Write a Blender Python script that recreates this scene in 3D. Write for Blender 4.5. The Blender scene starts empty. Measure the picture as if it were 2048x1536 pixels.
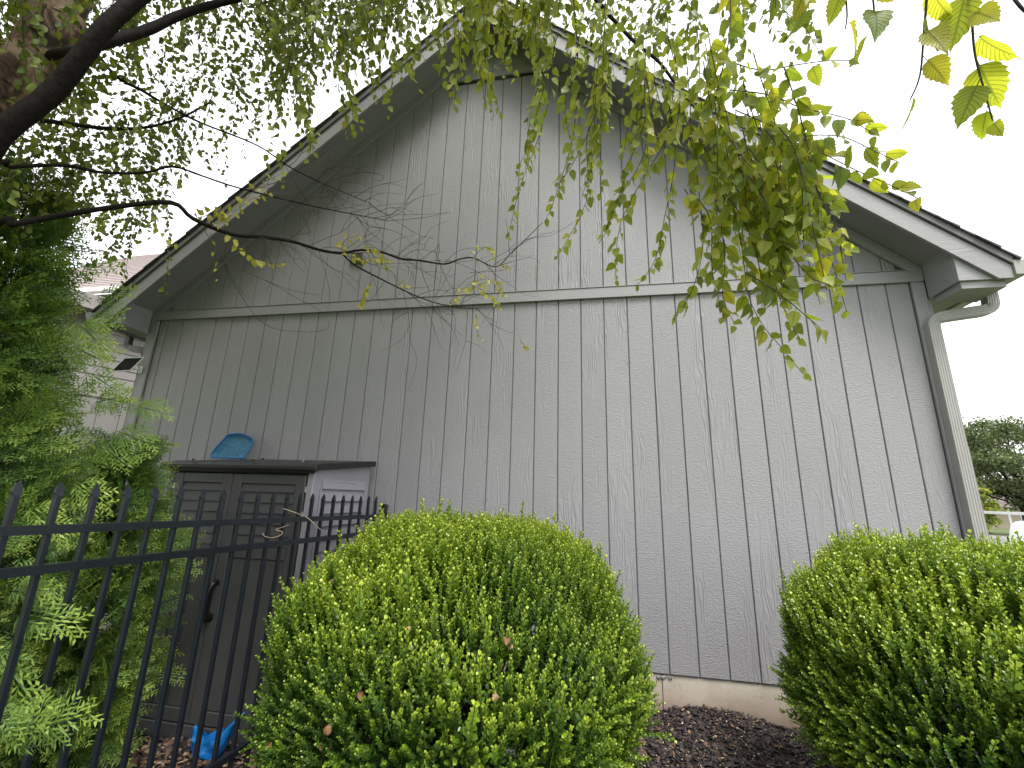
import bpy, bmesh, math, random
import numpy as np
from mathutils import Vector, Matrix

rng = np.random.default_rng(7)
random.seed(7)
scene = bpy.context.scene
col = scene.collection

# ------------------------------------------------------------------ camera
CAM = np.array([2.54523, -3.74120, 1.19485])
YAW, PITCH, ROLL, FPX = -0.189890, 0.251795, 0.031279, 881.13
FW = np.array([math.sin(YAW) * math.cos(PITCH), math.cos(YAW) * math.cos(PITCH), math.sin(PITCH)])
_r0 = np.array([math.cos(YAW), -math.sin(YAW), 0.0])
_u0 = np.cross(_r0, FW)
RT = math.cos(ROLL) * _r0 + math.sin(ROLL) * _u0
UP = -math.sin(ROLL) * _r0 + math.cos(ROLL) * _u0
cam_d = bpy.data.cameras.new("camera")
cam = bpy.data.objects.new("camera", cam_d)
col.objects.link(cam)
cam_d.sensor_width = 36.0
cam_d.lens = FPX / 2048.0 * 36.0
cam_d.clip_start = 0.02
cam_d.clip_end = 2000.0
cam.matrix_world = Matrix(((RT[0], UP[0], -FW[0], CAM[0]), (RT[1], UP[1], -FW[1], CAM[1]),
                           (RT[2], UP[2], -FW[2], CAM[2]), (0, 0, 0, 1)))
scene.camera = cam

# ------------------------------------------------------------------ light
SUN_EL, SUN_AZ = math.radians(60), math.radians(148)      # azimuth clockwise from +Y
world = bpy.data.worlds.new("World")
scene.world = world
world.use_nodes = True
wn = world.node_tree.nodes
wl = world.node_tree.links
bg = wn["Background"]
sky = wn.new("ShaderNodeTexSky")
sky.sky_type = 'NISHITA'
sky.sun_disc = False
sky.sun_elevation = SUN_EL
sky.sun_rotation = SUN_AZ
sky.air_density = 1.0
sky.dust_density = 6.0
hs = wn.new("ShaderNodeHueSaturation")
hs.inputs["Saturation"].default_value = 0.10
hs.inputs["Value"].default_value = 1.0
wl.new(sky.outputs[0], hs.inputs["Color"])
mixw = wn.new("ShaderNodeMix")
mixw.data_type = 'RGBA'
mixw.inputs[0].default_value = 0.75
wl.new(hs.outputs[0], mixw.inputs[6])
mixw.inputs[7].default_value = (9.6, 9.9, 10.3, 1)       # the even cloud deck
wl.new(mixw.outputs[2], bg.inputs[0])
bg.inputs[1].default_value = 0.085
sun_d = bpy.data.lights.new("sun", 'SUN')
sun_d.energy = 1.5
sun_d.angle = math.radians(22)
sun_d.color = (1.0, 0.96, 0.90)
sun = bpy.data.objects.new("sun", sun_d)
col.objects.link(sun)
sd = Vector((math.sin(SUN_AZ) * math.cos(SUN_EL), math.cos(SUN_AZ) * math.cos(SUN_EL), math.sin(SUN_EL)))
sun.rotation_euler = (-sd).to_track_quat('-Z', 'Y').to_euler()
sun.location = (6, -8, 14)
scene.view_settings.view_transform = 'Standard'
scene.view_settings.look = 'None'
scene.view_settings.gamma = 1.0
scene.view_settings.use_curve_mapping = False
scene.view_settings.exposure = 1.52
scene.render.engine = 'CYCLES'
scene.cycles.max_bounces = 8
scene.cycles.transparent_max_bounces = 8
scene.cycles.use_denoising = True


# ------------------------------------------------------------------ helpers
def ray(px, py):
    d = FW * FPX + RT * (px - 1024) - UP * (py - 768)
    return d / np.linalg.norm(d)


def at(px, py, dist):
    """point seen at pixel (px, py) of the 2048 x 1536 photograph, dist metres from the camera"""
    return CAM + ray(px, py) * dist


def pix(P):
    P = np.asarray(P, float)
    d = P - CAM
    z = d @ FW
    return 1024 + FPX * (d @ RT) / z, 768 - FPX * (d @ UP) / z, z


def tag(o, label=None, cat=None, group=None, kind=None):
    if label: o["label"] = label
    if cat: o["category"] = cat
    if group: o["group"] = group
    if kind: o["kind"] = kind
    return o


def link(o, parent=None):
    col.objects.link(o)
    if parent is not None:
        o.parent = parent
    return o


def empty(name, loc=(0, 0, 0), rz=0.0, parent=None):
    o = bpy.data.objects.new(name, None)
    o.location = loc
    o.rotation_euler = (0, 0, rz)
    o.empty_display_size = 0.1
    return link(o, parent)


def thing(name, label, cat, loc=(0, 0, 0), rz=0.0, group=None):
    return tag(empty(name, loc, rz), label, cat, group)


def obj(name, data, mat=None, parent=None, loc=None):
    """one mesh object; data is a bmesh or a mesh"""
    if isinstance(data, bmesh.types.BMesh):
        me = bpy.data.meshes.new(name)
        data.normal_update()
        data.to_mesh(me)
        data.free()
    else:
        me = data
    if mat is not None and len(me.materials) == 0:
        me.materials.append(mat)
    o = bpy.data.objects.new(name, me)
    if loc is not None:
        o.location = loc
    return link(o, parent)


def smooth(o):
    o.data.polygons.foreach_set("use_smooth", np.ones(len(o.data.polygons), bool))
    return o


def add_box(bm, x0, x1, y0, y1, z0, z1, bev=0.0):
    vs = [bm.verts.new(c) for c in ((x0, y0, z0), (x1, y0, z0), (x1, y1, z0), (x0, y1, z0),
                                    (x0, y0, z1), (x1, y0, z1), (x1, y1, z1), (x0, y1, z1))]
    fs = [bm.faces.new([vs[i] for i in f]) for f in
          ((0, 3, 2, 1), (4, 5, 6, 7), (0, 1, 5, 4), (1, 2, 6, 5), (2, 3, 7, 6), (3, 0, 4, 7))]
    if bev > 0:
        es = list({e for f in fs for e in f.edges})
        bmesh.ops.bevel(bm, geom=es, offset=bev, segments=1, affect='EDGES')
    return vs


def box(name, x0, x1, y0, y1, z0, z1, mat, parent=None, bev=0.002, loc=None):
    bm = bmesh.new()
    add_box(bm, x0, x1, y0, y1, z0, z1, bev)
    return obj(name, bm, mat, parent, loc)


def prism_xz(name, pts, y0, y1, mat, parent=None, bev=0.002):
    """polygon in XZ extruded from y0 to y1"""
    bm = bmesh.new()
    a = [bm.verts.new((x, y0, z)) for x, z in pts]
    b = [bm.verts.new((x, y1, z)) for x, z in pts]
    n = len(pts)
    bm.faces.new(a)
    bm.faces.new(b[::-1])
    for i in range(n):
        j = (i + 1) % n
        bm.faces.new((a[j], a[i], b[i], b[j]))
    bmesh.ops.recalc_face_normals(bm, faces=bm.faces)
    if bev > 0:
        bmesh.ops.bevel(bm, geom=list(bm.edges), offset=bev, segments=1, affect='EDGES')
    return obj(name, bm, mat, parent)


def catmull(pts, radii, sub):
    P = np.array(pts, float)
    Rr = np.array(radii, float)
    n = len(P)
    if n < 3 or sub < 2:
        return P, Rr
    out, rr = [], []
    for i in range(n - 1):
        p0, p1, p2, p3 = P[max(i - 1, 0)], P[i], P[i + 1], P[min(i + 2, n - 1)]
        for k in range(sub):
            t = k / sub
            out.append(0.5 * (2 * p1 + (p2 - p0) * t + (2 * p0 - 5 * p1 + 4 * p2 - p3) * t * t +
                              (3 * p1 - p0 - 3 * p2 + p3) * t ** 3))
            rr.append(Rr[i] * (1 - t) + Rr[i + 1] * t)
    out.append(P[-1])
    rr.append(Rr[-1])
    return np.array(out), np.array(rr)


def tube_arrays(pts, radii, sides=6, sub=3, jitter=0.0):
    P, Rr = catmull(pts, radii, sub)
    n = len(P)
    T = np.gradient(P, axis=0)
    T /= np.linalg.norm(T, axis=1)[:, None] + 1e-12
    ref = np.array([0.0, 0.0, 1.0]) if abs(T[0][2]) < 0.9 else np.array([1.0, 0, 0])
    V = []
    nrm = np.cross(T[0], ref)
    nrm /= np.linalg.norm(nrm)
    for i in range(n):
        nrm = nrm - T[i] * (nrm @ T[i])
        nrm /= np.linalg.norm(nrm) + 1e-12
        bn = np.cross(T[i], nrm)
        r = Rr[i] * (1 + (rng.uniform(-jitter, jitter) if jitter else 0))
        a = np.arange(sides) * 2 * math.pi / sides
        V.append(P[i] + r * (np.cos(a)[:, None] * nrm + np.sin(a)[:, None] * bn))
    V = np.concatenate(V)
    F = []
    for i in range(n - 1):
        for s in range(sides):
            s2 = (s + 1) % sides
            F.append((i * sides + s, i * sides + s2, (i + 1) * sides + s2, (i + 1) * sides + s))
    return V, np.array(F, np.int64)


def mesh_np(name, V, F, attrs=None, smooth_=False):
    """fast mesh from arrays; F is (m, k)"""
    V = np.ascontiguousarray(V, np.float32)
    F = np.ascontiguousarray(F, np.int32)
    me = bpy.data.meshes.new(name)
    m, k = F.shape
    me.vertices.add(len(V))
    me.vertices.foreach_set("co", V.ravel())
    me.loops.add(m * k)
    me.loops.foreach_set("vertex_index", F.ravel())
    me.polygons.add(m)
    me.polygons.foreach_set("loop_start", np.arange(0, m * k, k, dtype=np.int32))
    try:
        me.polygons.foreach_set("loop_total", np.full(m, k, np.int32))
    except Exception:
        pass
    if smooth_:
        me.polygons.foreach_set("use_smooth", np.ones(m, bool))
    for nm, val in (attrs or {}).items():
        a = me.attributes.new(nm, 'FLOAT', 'POINT')
        a.data.foreach_set("value", np.ascontiguousarray(val, np.float32))
    me.update()
    me.validate()
    return me


class Soup:
    """gathers tubes or leaves into one mesh"""
    def __init__(self):
        self.V, self.F, self.A, self.n = [], [], [], 0

    def add(self, V, F, tint=0.0):
        self.V.append(V)
        self.F.append(F + self.n)
        self.A.append(np.full(len(V), tint) if np.isscalar(tint) else tint)
        self.n += len(V)

    def mesh(self, name, smooth_=False):
        return mesh_np(name, np.concatenate(self.V), np.concatenate(self.F), {"tint": np.concatenate(self.A)}, smooth_)


def frames(Y, N):
    """rotation matrices (n,3,3) whose columns are X, Y, Z: Y along the given axis, Z near N"""
    Y = Y / (np.linalg.norm(Y, axis=1)[:, None] + 1e-9)
    X = np.cross(Y, N)
    X /= np.linalg.norm(X, axis=1)[:, None] + 1e-9
    Z = np.cross(X, Y)
    return np.stack([X, Y, Z], axis=2)


def scatter(TV, TF, pos, M, scale, tint=None, tv=None):
    """template copied to every frame; returns V, F, tint"""
    n, k = len(pos), len(TV)
    V = np.einsum('nij,kj->nki', M, TV) * np.asarray(scale).reshape(-1, 1, 1) + pos[:, None, :]
    F = (TF[None] + (np.arange(n) * k)[:, None, None]).reshape(-1, TF.shape[1])
    t = np.zeros((n, k)) if tint is None else np.repeat(np.asarray(tint)[:, None], k, 1)
    if tv is not None:
        t = t + tv[None]
    return V.reshape(-1, 3), F, t.reshape(-1)


def rand_dirs(n):
    d = rng.normal(size=(n, 3))
    return d / np.linalg.norm(d, axis=1)[:, None]


# ------------------------------------------------------------------ materials
def mat_new(name):
    m = bpy.data.materials.new(name)
    m.use_nodes = True
    nt = m.node_tree
    b = nt.nodes["Principled BSDF"]
    return m, nt, nt.nodes, nt.links, b


def math_node(nt, op, a, b=None, c=None):
    n = nt.nodes.new("ShaderNodeMath")
    n.operation = op
    for i, v in enumerate((a, b, c)):
        if v is None: continue
        if isinstance(v, (int, float)):
            n.inputs[i].default_value = v
        else:
            nt.links.new(v, n.inputs[i])
    return n.outputs[0]


def mixc(nt, fac, a, b, mode='MIX'):
    n = nt.nodes.new("ShaderNodeMix")
    n.data_type = 'RGBA'
    n.blend_type = mode
    for i, v in ((0, fac), (6, a), (7, b)):
        if isinstance(v, (int, float)):
            n.inputs[i].default_value = v
        elif isinstance(v, tuple):
            n.inputs[i].default_value = (*v, 1) if len(v) == 3 else v
        else:
            nt.links.new(v, n.inputs[i])
    return n.outputs[2]


def noise(nt, vec, scale, detail=3.0, rough=0.55, dist=0.0):
    n = nt.nodes.new("ShaderNodeTexNoise")
    n.inputs["Scale"].default_value = scale
    n.inputs["Detail"].default_value = detail
    n.inputs["Roughness"].default_value = rough
    n.inputs["Distortion"].default_value = dist
    if vec is not None:
        nt.links.new(vec, n.inputs["Vector"])
    return n.outputs["Fac"]


def ramp(nt, fac, stops):
    n = nt.nodes.new("ShaderNodeValToRGB")
    cr = n.color_ramp
    while len(cr.elements) < len(stops):
        cr.elements.new(0.5)
    for e, (p, c) in zip(cr.elements, stops):
        e.position = p
        e.color = (*c, 1) if len(c) == 3 else c
    nt.links.new(fac, n.inputs[0])
    return n.outputs[0]


def bump(nt, height, strength, dist, bsdf):
    n = nt.nodes.new("ShaderNodeBump")
    n.inputs["Strength"].default_value = strength
    n.inputs["Distance"].default_value = dist
    nt.links.new(height, n.inputs["Height"])
    nt.links.new(n.outputs[0], bsdf.inputs["Normal"])
    return n


def coord(nt, which="Object", scale=(1, 1, 1), rnd=0.0):
    tc = nt.nodes.new("ShaderNodeTexCoord")
    mp = nt.nodes.new("ShaderNodeMapping")
    mp.inputs["Scale"].default_value = scale
    v = tc.outputs[which]
    if rnd:
        oi = nt.nodes.new("ShaderNodeObjectInfo")
        sc = nt.nodes.new("ShaderNodeVectorMath")
        sc.operation = 'MULTIPLY_ADD'
        cmb = nt.nodes.new("ShaderNodeCombineXYZ")
        for i in range(3):
            nt.links.new(oi.outputs["Random"], cmb.inputs[i])
        nt.links.new(cmb.outputs[0], sc.inputs[0])
        sc.inputs[1].default_value = (rnd, rnd * 0.37, rnd * 1.7)
        nt.links.new(v, sc.inputs[2])
        v = sc.outputs[0]
    nt.links.new(v, mp.inputs["Vector"])
    return mp.outputs[0]


def simple(name, c, rough=0.6, var=0.12, vscale=6.0, bumps=0.15, bscale=60.0, metal=0.0, bdist=0.002, which="Object"):
    m, nt, N, L, b = mat_new(name)
    v = coord(nt, which)
    f = noise(nt, v, vscale, 4)
    lo = tuple(x * (1 - var) for x in c)
    hi = tuple(min(1, x * (1 + var)) for x in c)
    L.new(ramp(nt, f, [(0.3, lo), (0.7, hi)]), b.inputs["Base Color"])
    b.inputs["Roughness"].default_value = rough
    b.inputs["Metallic"].default_value = metal
    if bumps:
        bump(nt, noise(nt, v, bscale, 3), bumps, bdist, b)
    return m


def siding_mat(name, c, horizontal=False, strength=0.55, rnd=37.0):
    """painted boards with an embossed wood grain: wavy figure, rough-sawn cross marks"""
    m, nt, N, L, b = mat_new(name)
    if horizontal:
        va = coord(nt, "Object", (0.10, 0.6, 1.0), rnd)
        vb = coord(nt, "Object", (0.10, 0.1, 1.0), rnd)
    else:
        va = coord(nt, "Object", (1.0, 0.6, 0.17), rnd)
        vb = coord(nt, "Object", (0.30, 0.1, 1.0), rnd)
    w = N.new("ShaderNodeTexWave")
    w.wave_type = 'BANDS'
    w.bands_direction = 'Z' if horizontal else 'X'
    w.wave_profile = 'SIN'
    w.inputs["Scale"].default_value = 11.0
    w.inputs["Distortion"].default_value = 13.0
    w.inputs["Detail"].default_value = 2.0
    w.inputs["Detail Scale"].default_value = 1.6
    w.inputs["Detail Roughness"].default_value = 0.55
    L.new(va, w.inputs["Vector"])
    figure = math_node(nt, 'POWER', w.outputs["Fac"], 2.0)
    mask = ramp(nt, noise(nt, va, 7.0, 2), [(0.50, (0, 0, 0)), (0.66, (1, 1, 1))])
    saw = noise(nt, vb, 150.0, 2, 0.55, 0.8)
    saw2 = noise(nt, coord(nt, "Object", (1, 1, 1), rnd), 130.0, 3, 0.6)
    h1 = math_node(nt, 'MULTIPLY', figure, mask)
    inv = math_node(nt, 'SUBTRACT', 1.0, math_node(nt, 'MULTIPLY', mask, 0.75))
    h2 = math_node(nt, 'MULTIPLY', saw, inv)
    h = math_node(nt, 'ADD', math_node(nt, 'MULTIPLY', h1, 0.75), math_node(nt, 'MULTIPLY', h2, 1.2))
    h = math_node(nt, 'ADD', h, math_node(nt, 'MULTIPLY', saw2, 0.55))
    oi = N.new("ShaderNodeObjectInfo")
    big = noise(nt, coord(nt, "Object", (1, 1, 0.5), rnd), 1.6, 4)
    tone = math_node(nt, 'ADD', math_node(nt, 'MULTIPLY', big, 0.18),
                     math_node(nt, 'MULTIPLY', oi.outputs["Random"], 0.035))
    tone = math_node(nt, 'ADD', tone, math_node(nt, 'MULTIPLY', h, 0.05))
    lo = tuple(x * 0.86 for x in c)
    hi = tuple(x * 1.14 for x in c)
    L.new(ramp(nt, tone, [(0.04, lo), (0.26, hi)]), b.inputs["Base Color"])
    b.inputs["Roughness"].default_value = 0.58
    bump(nt, h, strength, 0.0058, b)
    return m


PAINT = (0.264, 0.260, 0.269)
M = {}
M['siding'] = siding_mat("siding_paint", PAINT, strength=0.8)
M['trim'] = siding_mat("trim_paint", PAINT, horizontal=True, strength=0.35, rnd=11.0)
M['trim_v'] = siding_mat("trim_paint_upright", PAINT, strength=0.35, rnd=11.0)
M['soffit'] = simple("soffit_paint", tuple(x * 0.97 for x in PAINT), 0.65, 0.05, 2.0, 0.05)
M['groove'] = simple("groove_shade_and_nail_paint", tuple(x * 0.55 for x in PAINT), 0.8, 0.05, 3.0, 0.0)  # siding paint darkened to put groove shade into the colour; nail heads share it
M['gutter'] = simple("gutter_metal", (0.30, 0.295, 0.28), 0.4, 0.05, 4.0, 0.04, 30)
M['gutter_dark'] = simple("gutter_metal_brown", (0.13, 0.115, 0.10), 0.45, 0.06, 4.0, 0.04, 30)
M['drip'] = simple("drip_edge", (0.13, 0.125, 0.125), 0.5, 0.08, 3.0, 0.05)
M['shingle'] = simple("shingle_grey", (0.085, 0.082, 0.085), 0.9, 0.35, 14.0, 0.6, 220)
M['vent'] = simple("vent_plastic", (0.20, 0.195, 0.185), 0.5, 0.05)
M['fence'] = simple("black_fence_paint", (0.009, 0.012, 0.018), 0.33, 0.2, 9.0, 0.10, 120)
M['shed_front'] = simple("shed_taupe_plastic", (0.066, 0.065, 0.066), 0.5, 0.08, 4.0, 0.12, 160)
M['shed_side'] = simple("shed_lilac_plastic", (0.29, 0.28, 0.315), 0.5, 0.06, 3.0, 0.10, 160)
M['shed_lid'] = simple("shed_lid_plastic", (0.012, 0.0115, 0.0115), 0.45, 0.2, 5.0, 0.08, 160)
M['black'] = simple("black_plastic", (0.008, 0.008, 0.008), 0.3, 0.1, 5.0, 0.0)
M['steel'] = simple("hinge_steel", (0.45, 0.45, 0.44), 0.35, 0.1, 9.0, 0.0, metal=0.8)
M['blue_frame'] = simple("blue_plastic", (0.012, 0.115, 0.36), 0.4, 0.1, 6.0, 0.05)
M['blue_net'] = simple("blue_mesh", (0.045, 0.165, 0.27), 0.75, 0.25, 22.0, 0.8, 420)
M['blue_bag'] = simple("blue_bag_plastic", (0.008, 0.17, 0.52), 0.28, 0.15, 8.0, 0.25, 22, bdist=0.01)
M['white_plastic'] = simple("white_plastic", (0.72, 0.71, 0.66), 0.4, 0.04, 6.0, 0.0)
M['cell'] = simple("solar_cell", (0.012, 0.013, 0.018), 0.15, 0.2, 6.0, 0.0)
M['bark_dark'] = simple("branch_bark", (0.015, 0.012, 0.011), 0.85, 0.4, 40.0, 0.7, 90, bdist=0.004)
M['bark_dark'].node_tree.nodes['Principled BSDF'].inputs['Specular IOR Level'].default_value = 0.12
M['twig'] = simple("twig_bark", (0.050, 0.034, 0.030), 0.7, 0.3, 60.0, 0.0)
M['white_paint'] = simple("white_vehicle_paint", (0.78, 0.80, 0.84), 0.25, 0.02, 2.0, 0.0)
M['glass'] = simple("dark_glass", (0.02, 0.025, 0.03), 0.06, 0.1, 3.0, 0.0)
M['rubber'] = simple("tyre_rubber", (0.015, 0.015, 0.015), 0.8, 0.1, 8.0, 0.1)
M['alu'] = simple("aluminium", (0.62, 0.63, 0.65), 0.35, 0.05, 8.0, 0.0, metal=0.6)
M['red'] = simple("tail_light_red", (0.35, 0.015, 0.012), 0.25, 0.1, 5.0, 0.0)
M['tan'] = simple("tan_wall", (0.42, 0.34, 0.27), 0.8, 0.06, 2.0, 0.0)
M['brown_roof'] = simple("brown_roof", (0.14, 0.115, 0.105), 0.9, 0.2, 3.0, 0.2, 40)
M['nb_lap'] = siding_mat("neighbour_lap_paint", (0.25, 0.23, 0.225), horizontal=True, strength=0.25)
M['nb_board'] = siding_mat("neighbour_board_paint", (0.22, 0.215, 0.20), strength=0.3)
M['nb_roof'] = simple("neighbour_shingle", (0.26, 0.215, 0.205), 0.9, 0.25, 14.0, 0.4, 160)
M['nb_trim'] = simple("neighbour_trim", (0.27, 0.245, 0.24), 0.6, 0.08)
M['asphalt'] = simple("asphalt", (0.17, 0.165, 0.17), 0.9, 0.12, 1.2, 0.2, 60, which="Generated")
M['concrete'] = simple("kerb_concrete", (0.50, 0.48, 0.44), 0.85, 0.08, 3.0, 0.1)
M['dry_leaf'] = simple("dry_leaf", (0.17, 0.085, 0.036), 0.75, 0.3, 60.0, 0.3, 200)
M['dry_leaf_pale'] = simple("dry_leaf_pale", (0.30, 0.20, 0.10), 0.75, 0.25, 60.0, 0.3, 200)
M['straw'] = simple("dry_vine", (0.34, 0.27, 0.18), 0.8, 0.2, 30.0, 0.0)


def foundation_mat():
    m, nt, N, L, b = mat_new("foundation_concrete")
    v = coord(nt, "Object")
    base = ramp(nt, noise(nt, v, 3.5, 5, 0.6), [(0.3, (0.40, 0.35, 0.285)), (0.7, (0.56, 0.51, 0.43))])
    spots = ramp(nt, noise(nt, v, 26.0, 2), [(0.62, (0, 0, 0)), (0.70, (1, 1, 1))])
    base = mixc(nt, math_node(nt, 'MULTIPLY', spots, 0.55), base, (0.25, 0.24, 0.20))
    sep = N.new("ShaderNodeSeparateXYZ")
    L.new(v, sep.inputs[0])
    # rust-brown soil splash rising unevenly from the bed
    edge = math_node(nt, 'ADD', sep.outputs[2], math_node(nt, 'MULTIPLY', noise(nt, coord(nt, "Object", (1, 1, 0.6)), 5.0, 4), 0.16))
    splash = ramp(nt, edge, [(0.0, (1, 1, 1)), (1.0, (0, 0, 0))])
    n = N.new("ShaderNodeMapRange")
    n.inputs[1].default_value = -0.125
    n.inputs[2].default_value = 0.045
    n.inputs[3].default_value = 1.0
    n.inputs[4].default_value = 0.0
    L.new(edge, n.inputs[0])
    base = mixc(nt, math_node(nt, 'MULTIPLY', n.outputs[0], 0.75), base, (0.23, 0.155, 0.115))
    L.new(base, b.inputs["Base Color"])
    b.inputs["Roughness"].default_value = 0.9
    bump(nt, noise(nt, v, 45.0, 5, 0.65), 0.35, 0.004, b)
    return m


M['foundation'] = foundation_mat()


def leafy(name, stops, rough=0.45, trans=0.35, attr="tint", obj_random=False, veins=False, trans_gain=(1.25, 1.2, 0.7), spec=0.5):
    """leaf: colour from a per-leaf value, thin and translucent"""
    m, nt, N, L, b = mat_new(name)
    if obj_random:
        oi = N.new("ShaderNodeObjectInfo")
        f = oi.outputs["Random"]
    else:
        a = N.new("ShaderNodeAttribute")
        a.attribute_name = attr
        f = a.outputs["Fac"]
    c = ramp(nt, f, stops)
    if veins:
        uv = N.new("ShaderNodeAttribute")
        uv.attribute_name = "lu"
        vv = N.new("ShaderNodeAttribute")
        vv.attribute_name = "lv"
        au = math_node(nt, 'ABSOLUTE', uv.outputs["Fac"])
        ph = math_node(nt, 'FRACT', math_node(nt, 'MULTIPLY', math_node(nt, 'SUBTRACT', vv.outputs["Fac"], math_node(nt, 'MULTIPLY', au, 0.24)), 10.0))
        tri = math_node(nt, 'ABSOLUTE', math_node(nt, 'SUBTRACT', ph, 0.5))
        side = ramp(nt, tri, [(0.03, (1, 1, 1)), (0.17, (0, 0, 0))])
        mid = ramp(nt, au, [(0.03, (1, 1, 1)), (0.12, (0, 0, 0))])
        vein = math_node(nt, 'MAXIMUM', side, mid)
        blot = noise(nt, coord(nt, "Object", (1, 1, 1), 9.0), 70.0, 3)
        c = mixc(nt, ramp(nt, blot, [(0.55, (0, 0, 0)), (0.75, (0.45, 0.45, 0.45))]), c, (0.30, 0.24, 0.03))
        c = mixc(nt, math_node(nt, 'MULTIPLY', vein, 0.62), c, (0.050, 0.085, 0.014))
        bump(nt, vein, 0.35, 0.0012, b)
    L.new(c, b.inputs["Base Color"])
    b.inputs["Roughness"].default_value = rough
    b.inputs["Specular IOR Level"].default_value = spec
    tr = N.new("ShaderNodeBsdfTranslucent")
    L.new(mixc(nt, 1.0, c, trans_gain, 'MULTIPLY'), tr.inputs["Color"])
    mx = N.new("ShaderNodeMixShader")
    mx.inputs[0].default_value = trans
    L.new(b.outputs[0], mx.inputs[1])
    L.new(tr.outputs[0], mx.inputs[2])
    L.new(mx.outputs[0], N["Material Output"].inputs["Surface"])
    return m


M['birch_near'] = leafy("birch_leaf_near", [(0.0, (0.15, 0.22, 0.028)), (0.45, (0.28, 0.34, 0.035)), (0.85, (0.38, 0.40, 0.05)),
                                           (1.0, (0.42, 0.40, 0.05))], 0.42, 0.66, trans_gain=(1.5, 1.42, .8), obj_random=True, veins=True)
M['birch_far'] = leafy("birch_leaf_far", [(0.0, (0.085, 0.125, 0.028)), (0.5, (0.20, 0.255, 0.038)), (0.85, (0.31, 0.33, 0.05)),
                                         (1.0, (0.50, 0.44, 0.09))], 0.5, 0.42)
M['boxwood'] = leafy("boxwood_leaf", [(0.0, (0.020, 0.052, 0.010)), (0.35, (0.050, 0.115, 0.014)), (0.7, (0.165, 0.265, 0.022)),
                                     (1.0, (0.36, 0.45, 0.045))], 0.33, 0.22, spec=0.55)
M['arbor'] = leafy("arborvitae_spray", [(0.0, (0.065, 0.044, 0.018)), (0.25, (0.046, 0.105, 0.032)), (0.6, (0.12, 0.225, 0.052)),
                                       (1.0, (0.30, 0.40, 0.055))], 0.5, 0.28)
M['oak'] = leafy("background_leaf", [(0.0, (0.062, 0.092, 0.038)), (0.6, (0.12, 0.155, 0.058)), (1.0, (0.18, 0.23, 0.07))], 0.6, 0.25)


def trunk_mat():
    m, nt, N, L, b = mat_new("peeling_birch_bark")
    v = coord(nt, "Object", (1, 1, 0.45))
    f = noise(nt, v, 11.0, 5, 0.6, 0.6)
    L.new(ramp(nt, f, [(0.36, (0.030, 0.018, 0.014)), (0.45, (0.13, 0.072, 0.054)), (0.53, (0.33, 0.215, 0.165)), (0.68, (0.45, 0.33, 0.26))]),
          b.inputs["Base Color"])
    b.inputs["Roughness"].default_value = 0.85
    bump(nt, f, 0.9, 0.012, b)
    return m


M['trunk'] = trunk_mat()


def ground_mat(name, c0, c1, c2, s1, s2, bs=0.5, bd=0.01):
    m, nt, N, L, b = mat_new(name)
    tc = N.new("ShaderNodeNewGeometry")
    f = noise(nt, tc.outputs["Position"], s1, 6, 0.65)
    g = noise(nt, tc.outputs["Position"], s2, 3)
    c = ramp(nt, f, [(0.32, c0), (0.52, c1), (0.72, c2)])
    c = mixc(nt, 0.35, c, ramp(nt, g, [(0.35, c0), (0.65, c2)]))
    L.new(c, b.inputs["Base Color"])
    b.inputs["Roughness"].default_value = 0.95
    bump(nt, f, bs, bd, b)
    return m


M['lawn'] = ground_mat("lawn_grass", (0.055, 0.085, 0.022), (0.085, 0.12, 0.03), (0.13, 0.15, 0.05), 18.0, 0.3)
M['soil'] = ground_mat("mulch_soil", (0.010, 0.007, 0.006), (0.022, 0.016, 0.014), (0.05, 0.037, 0.032), 55.0, 6.0, 0.9, 0.02)


def chip_mat():
    m, nt, N, L, b = mat_new("mulch_chip")
    a = N.new("ShaderNodeAttribute")
    a.attribute_name = "tint"
    L.new(ramp(nt, a.outputs["Fac"], [(0.0, (0.010, 0.007, 0.008)), (0.5, (0.030, 0.021, 0.021)), (0.80, (0.062, 0.044, 0.038)),
                                      (0.90, (0.22, 0.12, 0.07)), (1.0, (0.50, 0.40, 0.27))]), b.inputs["Base Color"])
    b.inputs["Roughness"].default_value = 0.62
    return m


M['chip'] = chip_mat()

# ------------------------------------------------------------------ ground
def ground_z(x, y):
    x, y = np.asarray(x, float), np.asarray(y, float)
    near = -0.255 - 0.10 * np.clip((1.6 - x) / 1.4, 0, 1) - 0.03 * np.clip(-y / 3.0, 0, 1)
    d = np.clip((np.maximum(x - 6.0, y * 0.6 - 1.0)) / 9.0, 0, 1)
    d = d * d * (3 - 2 * d)
    return near * (1 - d) + d * -1.02


def grid_axis(lo, hi, near_lo, near_hi, step):
    a = list(np.arange(near_lo, near_hi + 1e-6, step))
    x, s = near_hi, step
    while x < hi:
        s *= 1.35
        x += s
        a.append(min(x, hi))
    x, s = near_lo, step
    while x > lo:
        s *= 1.35
        x -= s
        a.insert(0, max(x, lo))
    return np.array(a)


gx = grid_axis(-500, 700, -8, 18, 0.4)
gy = grid_axis(-400, 900, -8, 14, 0.4)
XX, YY = np.meshgrid(gx, gy)
GV = np.stack([XX, YY, ground_z(XX, YY) - 0.02], -1).reshape(-1, 3)
nx = len(gx)
GF = np.array([(j * nx + i, j * nx + i + 1, (j + 1) * nx + i + 1, (j + 1) * nx + i) for j in range(len(gy) - 1) for i in range(nx - 1)])
tag(obj("lawn", mesh_np("lawn", GV, GF, smooth_=True), M['lawn']), kind='structure')


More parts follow.
